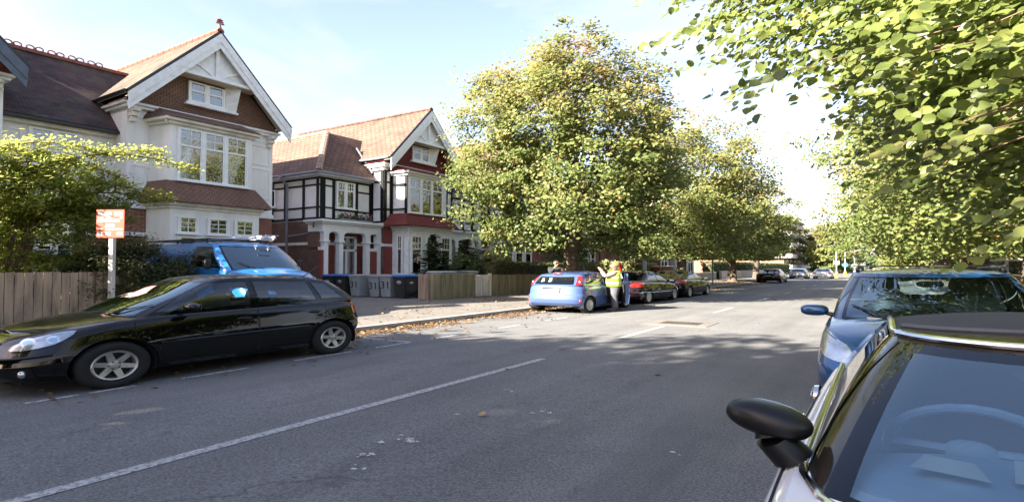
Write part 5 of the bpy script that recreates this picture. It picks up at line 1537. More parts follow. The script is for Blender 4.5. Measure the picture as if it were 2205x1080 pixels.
m.lathe([(.0, .035), (.03, .035), (.034, .03), (.055, .03), (.068, .02), (.07, .0)], tuple(p), 'x', 24); m.build('fuel_cap', 'chrome', mini, smooth=True)
for s in (1, -1):
    m = MB(); m.sell((s * .20, .98, .985), (.022, .012, .012), seg=8, rings=6); m.build('washer_jet', 'chrome', mini, smooth=True)
m = MB(); m.add([(.36, .60, 1.012), (.50, .57, 1.012), (.47, .50, 1.03), (.38, .52, 1.03)], [(0, 1, 2, 3)])
m.build('paper', 'sign_white', mini); m = MB()
m.add([(.24, .58, 1.012), (.32, .575, 1.012), (.31, .50, 1.05), (.25, .50, 1.05)], [(0, 1, 2, 3)])
m.build('paper', 'sign_white', mini)

# blue hatchback with its driver's door open
FIE = variant(POLO, W=.84, Df=.60, Dr=.40,
    rings=[(0, .79, 1.86, -1.84), (.12, .83, 1.93, -1.93), (.30, .84, 1.96, -1.965), (.50, .84, 1.95, -1.955), (.58, .83, 1.92, -1.92), (.85, .815, 1.85, -1.90), (.96, .79, 1.79, -1.88), (1, .76, 1.72, -1.86)],
    gh=(1.16, .25, -1.55, -1.86), gw=(.755, .60), gDr=.26, bulge=.035, roof=[(-1.9, 1.27), (-1.55, 1.345), (-1.0, 1.40), (-.3, 1.42), (.2, 1.40), (.5, 1.36)],
    wheels=[(1.17, .30), (-1.32, .30)], arch=.35, rim=.195, spokes=8, rim_style='cover', rim_mat='alloy_bright',
    side_windows=[(-.245, -.225, .84, .30, .06, .93), (-1.40, -1.22, -.33, -.30, .08, .93)], doors=[(-.27, .98)], door_sides=(-1,),
    taillight=None, pillar_light=(.93, 1.38, .02, .86), rs=(.76, .10, .84), mirror=(.80, 1.0, (.10, .06, .06), 'paint_blue_mid'), rub=None)
fie, F = car('parked_car', 'light blue hatchback with its driver door open and tall red tail lights', 'car', FIE, 'paint_blue_mid', (-7.17, 14.85, 0), 0)
plate(fie, -1.935, .80, .50, .12)
m = MB(); m.box(-.27, .27, -1.945, -1.905, .885, .915); m.build('boot_trim', 'chrome', fie, bev=.006)
aerial(fie, (0, .1, 1.445), (0, -.12, .25))
m = MB(); m.sell((0, -1.56, 1.40), (.13, .03, .022), 3, 14, 8); m.build('brake_light', 'lamp_red', fie, smooth=True)
for s in (1, -1):
    m = MB(); m.sell(F['RB'](1.12, .26, s, -.004), (.045, .018, .045), seg=14, rings=10); m.build('fog_lamp', 'lamp_red', fie, smooth=True)
for (x, w_, z0_, z1_) in ((-.36, .10, 1.10, 1.22), (-.14, .10, 1.10, 1.24)):
    m = MB(); m.add([(x - w_ / 2, -1.72, z0_), (x + w_ / 2, -1.72, z0_ + .02), (x + w_ / 3, -1.66, z1_), (x - w_ / 3, -1.66, z1_)], [(0, 1, 2, 3)])
    m.build('sticker', 'sign_white', fie)
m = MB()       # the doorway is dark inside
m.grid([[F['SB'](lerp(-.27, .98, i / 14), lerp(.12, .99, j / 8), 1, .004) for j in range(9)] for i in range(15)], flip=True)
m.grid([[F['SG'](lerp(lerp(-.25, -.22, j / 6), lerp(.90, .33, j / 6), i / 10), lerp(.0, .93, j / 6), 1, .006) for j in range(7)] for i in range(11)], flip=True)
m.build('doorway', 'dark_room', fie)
# the open door, hinged at its front edge, swung out
hinge = np.array((.835, .98, 0)); ang = R(-62)
ca, sa = math.cos(ang), math.sin(ang)
def swing(p):       # p = (distance back from the hinge, thickness outward, z)
    q = np.array((p[1], -p[0])); return np.array((hinge[0] + q[0] * ca - q[1] * -sa * -1 * 0 - 0, 0, 0))
def sw_(b, o, z):   # b metres back from the hinge, o outward
    dirv = np.array((math.sin(R(27)), -math.cos(R(27)))); out = np.array((math.cos(R(27)), math.sin(R(27))))
    q = hinge[:2] + dirv * b + out * o
    return (q[0], q[1], z)
m = MB()
def panel(mb, f0, f1, z0f, z1f, o0, o1, nb=10, nz=8, mi=0):
    G0 = [[sw_(b, o1 + .03 * math.sin(math.pi * j / nz), lerp(z0f(b), z1f(b), j / nz)) for j in range(nz + 1)] for b in np.linspace(f0, f1, nb + 1)]
    G1 = [[sw_(b, o0, lerp(z0f(b), z1f(b), j / nz)) for j in range(nz + 1)] for b in np.linspace(f0, f1, nb + 1)]
    mb.grid(G0, mi=mi); mb.grid(G1, mi=1, flip=True)
    for E0, E1 in ((G0[0], G1[0]), (G0[-1], G1[-1])): mb.grid([E0, E1], mi=mi)
    mb.grid([[r_[0] for r_ in G0], [r_[0] for r_ in G1]], mi=mi); mb.grid([[r_[-1] for r_ in G0], [r_[-1] for r_ in G1]], mi=mi)
panel(m, 0, 1.22, lambda b: .27, lambda b: .93 + .03 * b, -.08, 0)
for a, b_ in (((.10, .94), (.66, 1.36)), ((.66, 1.36), (1.18, 1.36)), ((1.18, 1.36), (1.22, .96))):
    m.beam(sw_(a[0], -.03, a[1]), sw_(b_[0], -.03, b_[1]), .04, .06)
od = m.build('door', ['paint_blue_mid', 'grey_plastic'], fie, smooth=True, angle=40)
m = MB(); m.add([sw_(.14, -.03, .95), sw_(1.2, -.03, .97), sw_(1.16, -.03, 1.34), sw_(.66, -.03, 1.34)], [(0, 1, 2, 3)]); m.build('door_window', 'glass_car', od)
m = MB(); m.sell(sw_(.18, .12, 1.0), (.07, .09, .06), 2.6, 14, 10); m.build('wing_mirror', 'paint_blue_mid', od, smooth=True)

# dark saloons parked in front of it
SAL = variant(POLO, W=.89, Df=.62, Dr=.45, taper=.04, n=2.6,
    rings=[(0, .84, 2.2, -2.15), (.12, .88, 2.27, -2.25), (.34, .89, 2.30, -2.30), (.55, .89, 2.29, -2.29), (.66, .88, 2.25, -2.27), (.88, .855, 2.16, -2.25), (.96, .83, 2.08, -2.22), (1, .80, 2.02, -2.19)],
    shoulder=[(-2.3, .97), (-1.5, .99), (0, .95), (.9, .93), (1.5, .85), (2.0, .75), (2.3, .68)], bottom=[(-2.3, .30), (-1.8, .24), (-1, .20), (1, .20), (1.8, .2), (2.3, .2)],
    crown=[(-2.2, .02), (-1.5, .04), (-1.2, .02), (.7, .02), (1.1, .07), (1.8, .06), (2.3, .03)], arch=.365, wheels=[(1.37, .32), (-1.35, .32)],
    gh=(1.18, .25, -.95, -1.72), gw=(.79, .60), gDf=.42, gDft=.25, gDr=.3, roof=[(-1.9, 1.20), (-1.3, 1.32), (-.9, 1.385), (-.2, 1.41), (.3, 1.385), (.6, 1.34)], rcrown=.05,
    side_windows=[(-.30, -.28, .84, .32, .06, .93), (-1.30, -.92, -.36, -.34, .08, .92)], doors=[(-.32, 1.0), (-1.25, -.34)], rub=None, rs=(.84, .10, .92),
    headlight=[(.62, .70), (1.45, .74), (1.5, .98), (.75, .95)], taillight=[(.60, .70), (1.62, .70), (1.75, .97), (.60, .97)], mirror=(.78, 1.0, (.10, .06, .06), 'black_plastic'), rim=.215, spokes=9, rim_mat='alloy_bright')
vol, F = car('parked_car', 'dark maroon saloon parked between the blue hatchback and a black saloon', 'car', SAL, 'paint_maroon', (-7.22, 19.35, 0), 0)
m = MB()
m.tube([F['SB'](y, .40, 1, .006) for y in np.linspace(-2.0, 2.0, 20)], .010, 6); m.build('rub_strip', 'chrome', vol, smooth=True)
m = MB(); m.tube([F['RB'](q, .36, 1, .008) for q in np.linspace(0, 1.5, 12)], .014, 6); m.build('bumper_strip', 'chrome', vol, smooth=True)
plate(vol, -2.30, .74)
bmw, F = car('parked_car', 'shiny black saloon parked beyond the maroon one, before the lamp post', 'car', variant(SAL, mirror=(.78, 1.0, (.10, .06, .06), 'paint_black')), 'paint_black', (-7.22, 24.05, 0), 0)
plate(bmw, -2.30, .74)
def far_car(label, prm, pm, loc, rot, pl='plate_cream', group='cars far down the street'):
    t, F_ = car('parked_car', label, 'car', prm, pm, loc, rot, group, hi=False)
    plate(t, float(F_['rv'](.6)) - .0, .74, mat=pl)
    return t
far_car('black car with yellow plate parked far down the left kerb under the trees', variant(SAL, sides=(1,)), 'paint_black', (-7.25, 48.8, 0), 0)
far_car('pale blue silver car parked far down the left kerb beyond the black one', variant(POLO), 'paint_silver', (-7.25, 66.5, 0), 0)
far_car('white car with red tail lights driving away in the left lane', variant(SAL), 'paint_white', (-5.15, 68.0, 0), 0)

# blue van on the forecourt
VAN = variant(POLO, W=.95, Df=.55, Dr=.25, n=3.2, nr=4, taper=.02,
    rings=[(0, .90, 2.28, -2.35), (.12, .94, 2.38, -2.4), (.34, .95, 2.42, -2.42), (.52, .95, 2.40, -2.42), (.62, .945, 2.36, -2.41), (.86, .93, 2.22, -2.40), (.95, .915, 2.12, -2.39), (1, .90, 2.05, -2.38)],
    shoulder=[(-2.42, 1.28), (0, 1.27), (1.1, 1.24), (1.5, 1.17), (1.9, 1.05), (2.42, .90)], bottom=[(-2.42, .28), (-1, .22), (1.4, .22), (2.42, .22)],
    crown=[(-2.4, 0), (1.1, .03), (1.5, .12), (2.0, .10), (2.4, .05)], arch=.385, wheels=[(1.55, .33), (-1.35, .33)], rim=.2,
    gh=(1.72, .92, -2.30, -2.38), gw=(.90, .76), gDf=.42, gDft=.30, gDr=.18, roof=[(-2.4, 1.90), (-1, 1.92), (.4, 1.92), (.9, 1.885), (1.2, 1.84)], rcrown=.06, bulge=.04,
    side_windows=[(.18, .22, 1.28, .80, .04, .86)], doors=[(.12, 1.22)], rub=None, headlight=[(.7, .70), (1.5, .74), (1.55, .99), (.8, .96)], taillight=[(1.1, .6), (1.6, .6), (1.6, 1), (1.1, 1)],
    mirror=(1.12, 1.36, (.075, .05, .14), 'black_plastic'), seats=[(.45, 0)], rs=None, steer=.40, handle_mat='black_plastic')
van, F = car('parked_van', 'bright blue van parked nose out on the forecourt of the white house', 'van', VAN, 'paint_van_blue', (-12.35, 7.32, .26), -math.pi / 2)
van.scale.z = 1.07
wiper(van, F, 1)
m = MB()
for s in (1, -1): m.tube([(s * .68, .5, 2.03), (s * .68, -2.1, 2.03)], .02, 8); [m.tube([(s * .68, y, 1.93), (s * .68, y, 2.03)], .018, 6) for y in (.4, -.8, -2.0)]
for y in (.4, -.4, -1.2, -2.0): m.tube([(-.7, y, 2.03), (.7, y, 2.03)], .02, 8)
m.build('roof_rack', 'dark_metal', van, smooth=True)
t = thing('ladder', 'folded ladder with white and pale blue rails tied on the van roof rack', 'ladder', (-12.2, 7.72, 2.46), -math.pi / 2)
m = MB()
for k, x in enumerate((-.16, .16)):
    m.box(x - .02, x + .02, -1.6, .75, 0, .05); m.box(x, x + .04, -1.5, .8, .055, .10)
m.build('rails', 'white_paint', t, bev=.005); m = MB()
for i in range(9): m.tube([(-.16, -1.5 + i * .29, .035), (.16, -1.5 + i * .29, .035)], .015, 6); m.tube([(-.14, -1.4 + i * .29, .107), (.18, -1.4 + i * .29, .107)], .015, 6)
m.build('rungs', 'paint_silver', t)

# ---------------------------------------------------------------- people
def skin_body(name, mat, pts, edges, root_i, parent, levels=2):
    me = bpy.data.meshes.new(name)
    me.from_pydata([p[:3] for p in pts], edges, [])
    o = bpy.data.objects.new(name, me); C.objects.link(o); o.parent = parent
    me.materials.append(MT[mat])
    sk = o.modifiers.new('skin', 'SKIN'); sk.use_smooth_shade = True
    if not me.skin_vertices: me.skin_vertices.new()
    for i, p in enumerate(pts):
        r_ = p[3]; me.skin_vertices[0].data[i].radius = (r_, r_ if len(p) < 5 else p[4])
        me.skin_vertices[0].data[i].use_root = i == root_i
    su = o.modifiers.new('smooth', 'SUBSURF'); su.levels = levels; su.render_levels = levels
    return o
def loft(m, rings, n=20, mi=lambda i: 0, open_ends=False, p=2.4):
    vs = []; fs = []
    for (z, rx, ry, cx, cy) in rings:
        for k in range(n):
            a = 2 * math.pi * k / n; ca_, sa_ = math.cos(a), math.sin(a)
            vs.append((cx + rx * math.copysign(abs(ca_) ** (2 / p), ca_), cy + ry * math.copysign(abs(sa_) ** (2 / p), sa_), z))
    o = len(m.v)
    m.v.extend(vs)
    for i in range(len(rings) - 1):
        for k in range(n): m.f.append((o + i * n + k, o + i * n + (k + 1) % n, o + (i + 1) * n + (k + 1) % n, o + (i + 1) * n + k)); m.m.append(mi(i))
def person(label, loc, rotz, arms, hair, top, vest=False, sleeve='shirt_pale', group=None, scale=1.0, hairy=True):
    t = thing('person', label, 'person', loc, rotz, group)
    t.scale = (K * scale, K * scale, 1)
    pts = [(0, 0, .95, .13), (0, .01, 1.14, .125), (0, 0, 1.34, .14), (0, -.015, 1.47, .07), (0, .0, 1.535, .052), (0, .02, 1.60, .078), (0, .022, 1.67, .094), (0, .01, 1.735, .075)]
    E_ = [(0, 1), (1, 2), (2, 3), (3, 4), (4, 5), (5, 6), (6, 7)]
    pts.append((0, .118, 1.64, .018)); E_.append((6, 8))
    for s in (-1, 1):
        pts.append((s * .088, .0, 1.645, .022)); E_.append((6, len(pts) - 1))
    for s in (-1, 1):
        A = arms[0 if s < 0 else 1]
        i0 = len(pts)
        sh = (s * .185, -.01, 1.42)
        chain = [sh + (.062,), tuple(A[0]) + (.045,), tuple(A[1]) + (.032,)]
        e, w_ = np.array(A[0]), np.array(A[1]); dv = w_ - e; dv /= np.linalg.norm(dv)
        palm = w_ + dv * .07
        chain.append(tuple(palm) + (.036,))
        for k, c in enumerate(chain): pts.append(c); E_.append((2 if k == 0 else len(pts) - 2, len(pts) - 1))
        ip = len(pts) - 1
        u = np.cross(dv, (0, 0, 1.0)); u /= np.linalg.norm(u); v = np.cross(u, dv)
        for f_, ln in ((-.027, .065), (-.009, .078), (.009, .074), (.027, .058)):
            q1 = palm + dv * ln * .55 + u * f_; q2 = palm + dv * ln + u * f_ * 1.15 - v * .02
            pts.append(tuple(q1) + (.0095,)); E_.append((ip, len(pts) - 1)); pts.append(tuple(q2) + (.008,)); E_.append((len(pts) - 2, len(pts) - 1))
        q = w_ + dv * .05 + u * (-s) * .05 + v * .02; pts.append(tuple(q) + (.011,)); E_.append((ip - 1, len(pts) - 1))
    for s in (-1, 1):
        for k, c in enumerate([(s * .09, 0, .88, .09), (s * .11, .015, .50, .062), (s * .115, -.015, .10, .042), (s * .125, .12, .045, .036)]):
            pts.append(c); E_.append((0 if k == 0 else len(pts) - 2, len(pts) - 1))
    skin_body('body', 'skin', pts, E_, 0, t)
    # trousers and shoes
    tp = [(0, 0, .98, .155), (0, 0, .90, .15)]; te = [(0, 1)]
    for s in (-1, 1):
        for k, c in enumerate([(s * .095, 0, .80, .112), (s * .11, .02, .50, .088), (s * .115, -.01, .22, .078), (s * .118, .0, .075, .082)]):
            tp.append(c); te.append((1 if k == 0 else len(tp) - 2, len(tp) - 1))
    skin_body('trousers', 'trouser_grey', tp, te, 0, t)
    m = MB()
    for s in (-1, 1): m.sell((s * .122, .06, .045), (.058, .145, .05), 2.6, 16, 10)
    m.build('shoes', 'shoe', t, smooth=True)
    # shirt with sleeves
    sp = [(0, 0, .98, .15), (0, .03, 1.12, .16), (0, .01, 1.33, .165), (0, -.01, 1.46, .09)]; se = [(0, 1), (1, 2), (2, 3)]
    for s in (-1, 1):
        A = arms[0 if s < 0 else 1]
        e = np.array(A[0]); w_ = np.array(A[1])
        for k, c in enumerate([(s * .19, -.01, 1.415, .082), tuple(e) + (.062,), tuple(lerp(e, w_, .8)) + (.046,)]): sp.append(c); se.append((2 if k == 0 else len(sp) - 2, len(sp) - 1))
    skin_body('shirt', top, sp, se, 0, t)
    if vest:
        m = MB()
        rings = [(.90, .205, .175, 0, .02), (.97, .208, .185, 0, .025), (1.0, .21, .188, 0, .03), (1.07, .212, .190, 0, .03), (1.12, .212, .190, 0, .03), (1.20, .212, .188, 0, .025), (1.25, .212, .186, 0, .02), (1.32, .21, .18, 0, .01), (1.40, .205, .165, 0, 0), (1.455, .15, .13, 0, -.01), (1.485, .10, .095, 0, -.01)]
        loft(m, rings, 24, lambda i: 1 if i in (2, 5) else 0)
        # reflective straps over the shoulders
        for s in (-1, 1): m.tube([(s * .11, .19, 1.2), (s * .12, .16, 1.36), (s * .125, .02, 1.465), (s * .12, -.13, 1.38), (s * .11, -.175, 1.2)], .022, 6, mi=1)
        m.build('vest', ['vest_yellow', 'vest_band'], t, smooth=True, angle=70)
    m = MB(); m.sell((0, -.02, 1.69), (.098, .108, .10), 2.1, 20, 12)
    m.v = [(x, y - max(0, (y - .03)) * .9, z if z > 1.645 or y < 0.02 else 1.66) for x, y, z in m.v]
    m.build('hair', hair, t, smooth=True)
    return t
person('man in yellow hi-vis vest and grey trousers raising his hands by an open car door', (-6.08, 14.52, .02), R(112),
       (((-.24, .22, 1.26), (-.12, .33, 1.50)), ((.24, .24, 1.24), (.10, .34, 1.47))), 'hair_red', 'shirt_pale', vest=True, scale=1.1)
person('dark haired person in a dark jacket on the pavement behind the blue hatchback', (-8.95, 16.5, .15), R(-140),
       (((-.26, .10, 1.18), (-.16, .30, 1.32)), ((.24, .16, 1.22), (.06, .20, 1.50))), 'hair_dark', 'coat_dark')

# ---------------------------------------------------------------- fences, gate, signs, bins
def board_fence(name, label, p0, p1, z0, h0, h1, mats, group=None, step=.105, cat='fence', posts=2.0, capped=False):
    p0, p1 = np.array(p0, float), np.array(p1, float)
    t = thing(name, label, cat, (p0[0], p0[1], z0), 0, group, absolute=True)
    L_ = np.linalg.norm(p1 - p0); d_ = (p1 - p0) / L_; nrm = np.array((d_[1], -d_[0]))
    m = MB(); n = int(L_ / step)
    for i in range(n):
        a = p0 + d_ * (i + .04) * step; b = p0 + d_ * (i + .95) * step
        h = lerp(h0, h1, i / n) + random.uniform(-.012, .012); o = nrm * (.0 + random.uniform(0, .006)); th = nrm * .018
        q = [a + o, b + o, b + o + th, a + o + th]
        m.prism([tuple(x) for x in q], 'z', z0 + random.uniform(0, .02), h)
    m.build('boards', mats, t)
    m = MB()
    for zz_ in (z0 + .25, lerp(z0, min(h0, h1), .82)):
        a, b = p0 - nrm * .03, p1 - nrm * .03; m.beam((*a, zz_), (*b, zz_), .05, .08)
    m.build('rail', 'fence_wood', t)
    k = max(1, int(round(L_ / posts)))
    for i in range(k + 1):
        c = lerp(p0, p1, i / k) - nrm * .08; m = MB(); m.box(c[0] - .05, c[0] + .05, c[1] - .05, c[1] + .05, z0 - .1, lerp(h0, h1, i / k) + .02); m.build('post', 'fence_wood', t)
    return t
board_fence('fence', 'tall brown close-boarded fence behind the black hatchback', (XP, -3.0), (XP, 5.2), .2, 1.51, 1.50, 'fence_wood', step=.125)
board_fence('fence', 'short grey fence return running back beside the brown wheelie bin', (-12.15, 13.42), (XP, 13.42), .25, 1.34, 1.33, 'fence_wood', posts=3)
board_fence('fence', 'low mossy wooden fence between the bins and the pale gate', (XP, 13.42), (XP, 15.73), .2, 1.33, 1.31, 'fence_green')
board_fence('fence', 'low mossy wooden fence between the pale gate and the lime tree', (XP, 16.67), (XP, 22.5), .2, 1.27, 1.20, 'fence_green')
t = thing('gate', 'pale picket garden gate in the mossy wooden fence', 'gate', (XP, 16.2, .2), 0, absolute=True)
m = MB()
for i in range(9): m.box(XP - .01, XP + .015, 15.80 + i * .095, 15.86 + i * .095, .27, 1.26)
m.build('pickets', 'gate_wood', t)
m = MB(); m.box(XP - .05, XP - .012, 15.76, 16.64, .42, .52); m.box(XP - .05, XP - .012, 15.76, 16.64, 1.02, 1.12); m.beam((XP - .03, 15.8, .5), (XP - .03, 16.6, 1.04), .04, .08, up=(1, 0, 0)); m.build('rail', 'gate_wood', t)
m = MB(); m.box(XP - .06, XP + .04, 16.60, 16.70, .2, 1.33); m.build('post', 'gate_wood', t, bev=.01)

def text(body, size, mat, parent, loc, rot, ext=.002):
    c = bpy.data.curves.new('lettering', 'FONT'); c.body = body; c.size = size; c.extrude = ext; c.align_x = 'CENTER'; c.align_y = 'CENTER'
    c.materials.append(MT[mat])
    tmp = bpy.data.objects.new('lettering_curve', c); C.objects.link(tmp)
    me = bpy.data.meshes.new_from_object(tmp.evaluated_get(bpy.context.evaluated_depsgraph_get()))
    bpy.data.objects.remove(tmp); bpy.data.curves.remove(c)
    o = bpy.data.objects.new('lettering', me); C.objects.link(o); o.parent = parent; o.location = loc; o.rotation_euler = rot
    return o
t = thing('estate_agent_sign', 'orange and white letting board on a white post behind the black hatchback', 'sign', (-11.45, 4.66, .2), R(31))
m = MB(); m.box(-.04, .04, -.04, .04, 0, 2.2); m.build('post', 'post_white', t, bev=.006)
m = MB(); m.box(-.25, .25, -.062, -.042, 2.13, 2.80); m.build('board', 'sign_orange', t)
m = MB()
for z, h, x0, x1 in ((2.70, .08, -.22, .23), (2.605, .035, -.22, .23), (2.535, .065, -.23, .22), (2.42, .075, -.09, .09), (2.33, .035, -.23, .23), (2.225, .08, -.23, .23)):
    n = int((x1 - x0) / .05)
    for i in range(n):
        if random.random() < .9: m.box(lerp(x0, x1, i / n), lerp(x0, x1, (i + .86) / n), -.065, -.0622, z - h / 2, z + h / 2)
m.build('lettering', 'sign_white', t)

def wheelie(name, label, loc, body, lid, txt=None, logo=False, rot=0.0, tmat='ink', W_=.25, D_=.33, H_=.98, side_panel=False):
    t = thing(name, label, 'wheelie bin', loc, rot, 'wheelie bins on the forecourt')
    m = MB()
    def ring(z, k): return [(-W_ * k, -D_ * k, z), (W_ * k, -D_ * k, z), (W_ * k, D_ * (k * .5 + .5), z), (-W_ * k, D_ * (k * .5 + .5), z)]
    R_ = [ring(.03, .80), ring(.5, .9), ring(H_ - .10, .98), ring(H_ - .10, 1.03), ring(H_ - .04, 1.05)]
    vs = [p for r_ in R_ for p in r_]
    fs = [(i * 4 + k, i * 4 + (k + 1) % 4, (i + 1) * 4 + (k + 1) % 4, (i + 1) * 4 + k) for i in range(4) for k in range(4)] + [(3, 2, 1, 0)]
    m.add(vs, fs); m.build('body', body, t, bev=.018)
    m = MB()
    L_ = [ring(H_ - .038, 1.08), ring(H_ + .005, 1.08), ring(H_ + .045, .9), ring(H_ + .055, .5)]
    vs = [p for r_ in L_ for p in r_]
    m.add(vs, [(i * 4 + k, i * 4 + (k + 1) % 4, (i + 1) * 4 + (k + 1) % 4, (i + 1) * 4 + k) for i in range(3) for k in range(4)] + [(3, 2, 1, 0), (12, 13, 14, 15)])
    m.tube([(-W_ * .8, D_ + .07, H_ - .02), (W_ * .8, D_ + .07, H_ - .02)], .018, 8)
    m.build('lid', lid, t, bev=.012)
    m = MB()
    for s in (-1, 1): m.lathe([(.0, -.03), (.09, -.03), (.10, -.02), (.10, .02), (.09, .03), (0, .03)], (s * (W_ * .8 + .03), D_ * .86, .10), 'x', 18)
    m.build('wheel', 'rubber', t, smooth=True)
    if side_panel:
        m = MB()
        m.add([(W_ * .845 + .012, -D_ * .70, .26), (W_ * .845 + .012, D_ * .70, .26), (W_ * .985 + .006, D_ * .72, .83), (W_ * .985 + .006, -D_ * .78, .83)], [(0, 1, 2, 3)]); m.build('panel', 'bin_brown', t)
        m = MB(); m.sell((W_ * .96 + .01, 0, .68), (.006, .09, .04), 2, 16, 8); m.build('sticker', 'gate_wood', t)
    fr = lambda z: -D_ * np.interp(z, [.03, .5, H_ - .1], [.80, .9, .98])
    if txt:
        for (s_, sz, z, xo) in txt:
            tt = math.atan2(D_ * .08, .38)
            text(s_, sz, tmat, t, (xo, fr(z) - .007, z), (R(90) + tt * .9, 0, 0))
    if logo:
        m = MB(); n = 20; z = .70
        m.add([(.10 * math.cos(a), fr(z + .075 * math.sin(a)) - .006, z + .075 * math.sin(a)) for a in [6.2832 * i / n for i in range(n)]], [tuple(range(n))])
        m.add([(.085 * math.cos(a), fr(z + .062 * math.sin(a)) - .009, z + .062 * math.sin(a)) for a in [6.2832 * i / n for i in range(n)]], [tuple(range(n))], 1)
        m.box(-.085, .085, fr(z + .01) - .012, fr(z + .01) - .010, z + .005, z + .03); m.box(-.045, .045, fr(z) - .012, fr(z) - .010, z - .02, z + .0); m.box(-.03, .05, fr(z + .045) - .012, fr(z + .045) - .010, z + .04, z + .052)
        m.build('logo', ['sign_white', body], t)
    return t
GZ = .262
wheelie('wheelie_bin', 'black wheelie bin with a blue lid at the far left of the row', (-16.2, 13.55, GZ), 'bin_black', 'bin_blue', logo=True)
wheelie('wheelie_bin', 'black wheelie bin with a blue lid beside the first grey bin', (-15.66, 13.62, GZ), 'bin_black', 'bin_blue', logo=True)
wheelie('wheelie_bin', 'grey wheelie bin with a black 31 and its side showing, next to the blue lids', (-15.05, 13.72, GZ), 'bin_grey', 'bin_grey', [('31', .42, .55, -.02)])
wheelie('wheelie_bin', 'narrowest grey wheelie bin, in the middle of the grey ones, marked 31', (-14.32, 13.90, GZ), 'bin_grey', 'bin_grey', [('31', .44, .50, -.03)])
wheelie('wheelie_bin', 'grey wheelie bin with a large 31, right beside the brown sided bin', (-13.72, 13.84, GZ), 'bin_grey', 'bin_grey', [('31', .46, .55, .0)])
wheelie('wheelie_bin', 'dark wheelie bin with brown side and blue lid against the fence end', (-13.05, 13.80, GZ), 'bin_black', 'bin_blue', [('31', .24, .42, -.03)], logo=True, tmat='bin_brown', side_panel=True)
for k, (x, y, lab, lid) in enumerate(((-12.35, 14.75, 'grey lidded bin tucked behind the low fence next to the brown bin', 'bin_grey'), (-12.4, 15.45, 'black lidded bin between two grey lids behind the low fence', 'grey_plastic'), (-12.45, 16.15, 'grey lidded bin behind the low fence near the pale gate', 'bin_grey'))):
    wheelie('wheelie_bin', lab, (x, y, GZ), 'bin_grey', lid, rot=R(90), W_=.34, D_=.34, H_=1.14)

# lamp post, sign posts, islands
def lamp_post(label, loc, h, white=1.9, group=None):
    t = thing('lamp_post', label, 'lamp post', loc)
    m = MB(); m.lathe([(.085, 0), (.085, white), (.075, white + .02)], n=14); m.lathe([(.09, 0), (.10, .03), (.0, .03)], n=14); m.build('base', 'lamp_grey', t, smooth=True)
    m = MB(); m.lathe([(.075, white), (.065, white + .6), (.05, h)], n=14); m.tube([(0, 0, h - .05), (.15, 0, h + .25), (.6, 0, h + .42), (.95, 0, h + .42)], [.045, .04, .035, .03], 8); m.build('pole', 'lamp_black', t, smooth=True)
    m = MB(); m.sell((1.15, 0, h + .42), (.34, .13, .09), 2.6, 16, 8); m.build('lantern', 'lamp_grey', t, smooth=True)
lamp_post('tall black lamp post with a pale foot behind the dark saloons', (-8.7, 24.1, .14), 7.0)
def sign_post(name, label, loc, h, plates, mat='lamp_grey', base=None, r_=.04, group=None, cat='sign post'):
    t = thing(name, label, cat, loc, 0, group)
    m = MB(); m.lathe([(r_, 0), (r_, h), (0, h + .01)], n=12); m.build('post', mat, t, smooth=True)
    for (kind, z, sz, pm) in plates:
        m = MB()
        if kind == 'disc': m.lathe([(0, -.06), (sz, -.06), (sz, -.045), (0, -.045)], (0, 0, z), 'y', 24)
        else: m.box(-sz, sz, -.065, -.045, z - sz * .8, z + sz * .8)
        m.build('plate', pm, t, smooth=kind == 'disc')
    if base:
        m = MB(); m.lathe([(.22, 0), (.22, .05), (.16, .10), (.15, .75), (.10, .9), (0, .92)], n=16); m.build('bollard', base, t, smooth=True)
    return t
sign_post('sign_post', 'grey parking sign post on the left kerb beyond the black saloon', (-8.5, 35.2, .13), 2.5, [('box', 2.2, .14, 'sign_white')])
sign_post('sign_post', 'thin red post with a pale edge behind the hi-vis man', (-10.2, 25.0, .2), 1.65, [], mat='letterbox_red', r_=.055)
sign_post('traffic_island', 'pale island post with a rectangular white sign above a yellow bollard', (-4.3, 73.5, .03), 3.9, [('box', 2.3, .30, 'sign_white')], mat='lamp_grey', base='bollard_yellow', r_=.065, cat='traffic island')
sign_post('traffic_island', 'pale island post with a round blue sign above a yellow bollard', (-4.15, 88, .03), 4.3, [('disc', 2.0, .36, 'sign_blue')], mat='lamp_grey', base='bollard_yellow', r_=.07, cat='traffic island')
sign_post('traffic_island', 'grey rounded sign on a pale post just beyond the blue sign', (-3.2, 92, .03), 3.2, [('disc', 1.9, .36, 'lamp_grey')], mat='lamp_grey', base='sign_white', r_=.06, cat='traffic island')
t = thing('estate_agent_sign', 'black and white agent board with letters and a red mark under the right-hand trees', 'sign', (3.15, 22.6, .18), R(-20))
m = MB(); m.box(-.04, .04, -.03, .03, 0, 1.9); m.build('post', 'post_white', t)
m = MB(); m.box(-.36, .36, -.055, -.032, 1.86, 2.16); m.build('board', 'ink', t)
m = MB(); m.box(-.38, .38, -.06, -.033, 1.70, 1.858); m.build('band', 'sign_white', t)
text('P', .30, 'sign_white', t, (-.22, -.058, 2.01), (R(90), 0, 0)); text('r', .34, 'sign_white', t, (.26, -.058, 2.01), (R(90), 0, 0))
m = MB(); m.sell((.02, -.058, 2.06), (.07, .006, .08), 1.6, 14, 8); m.build('mark', 'sign_red', t)

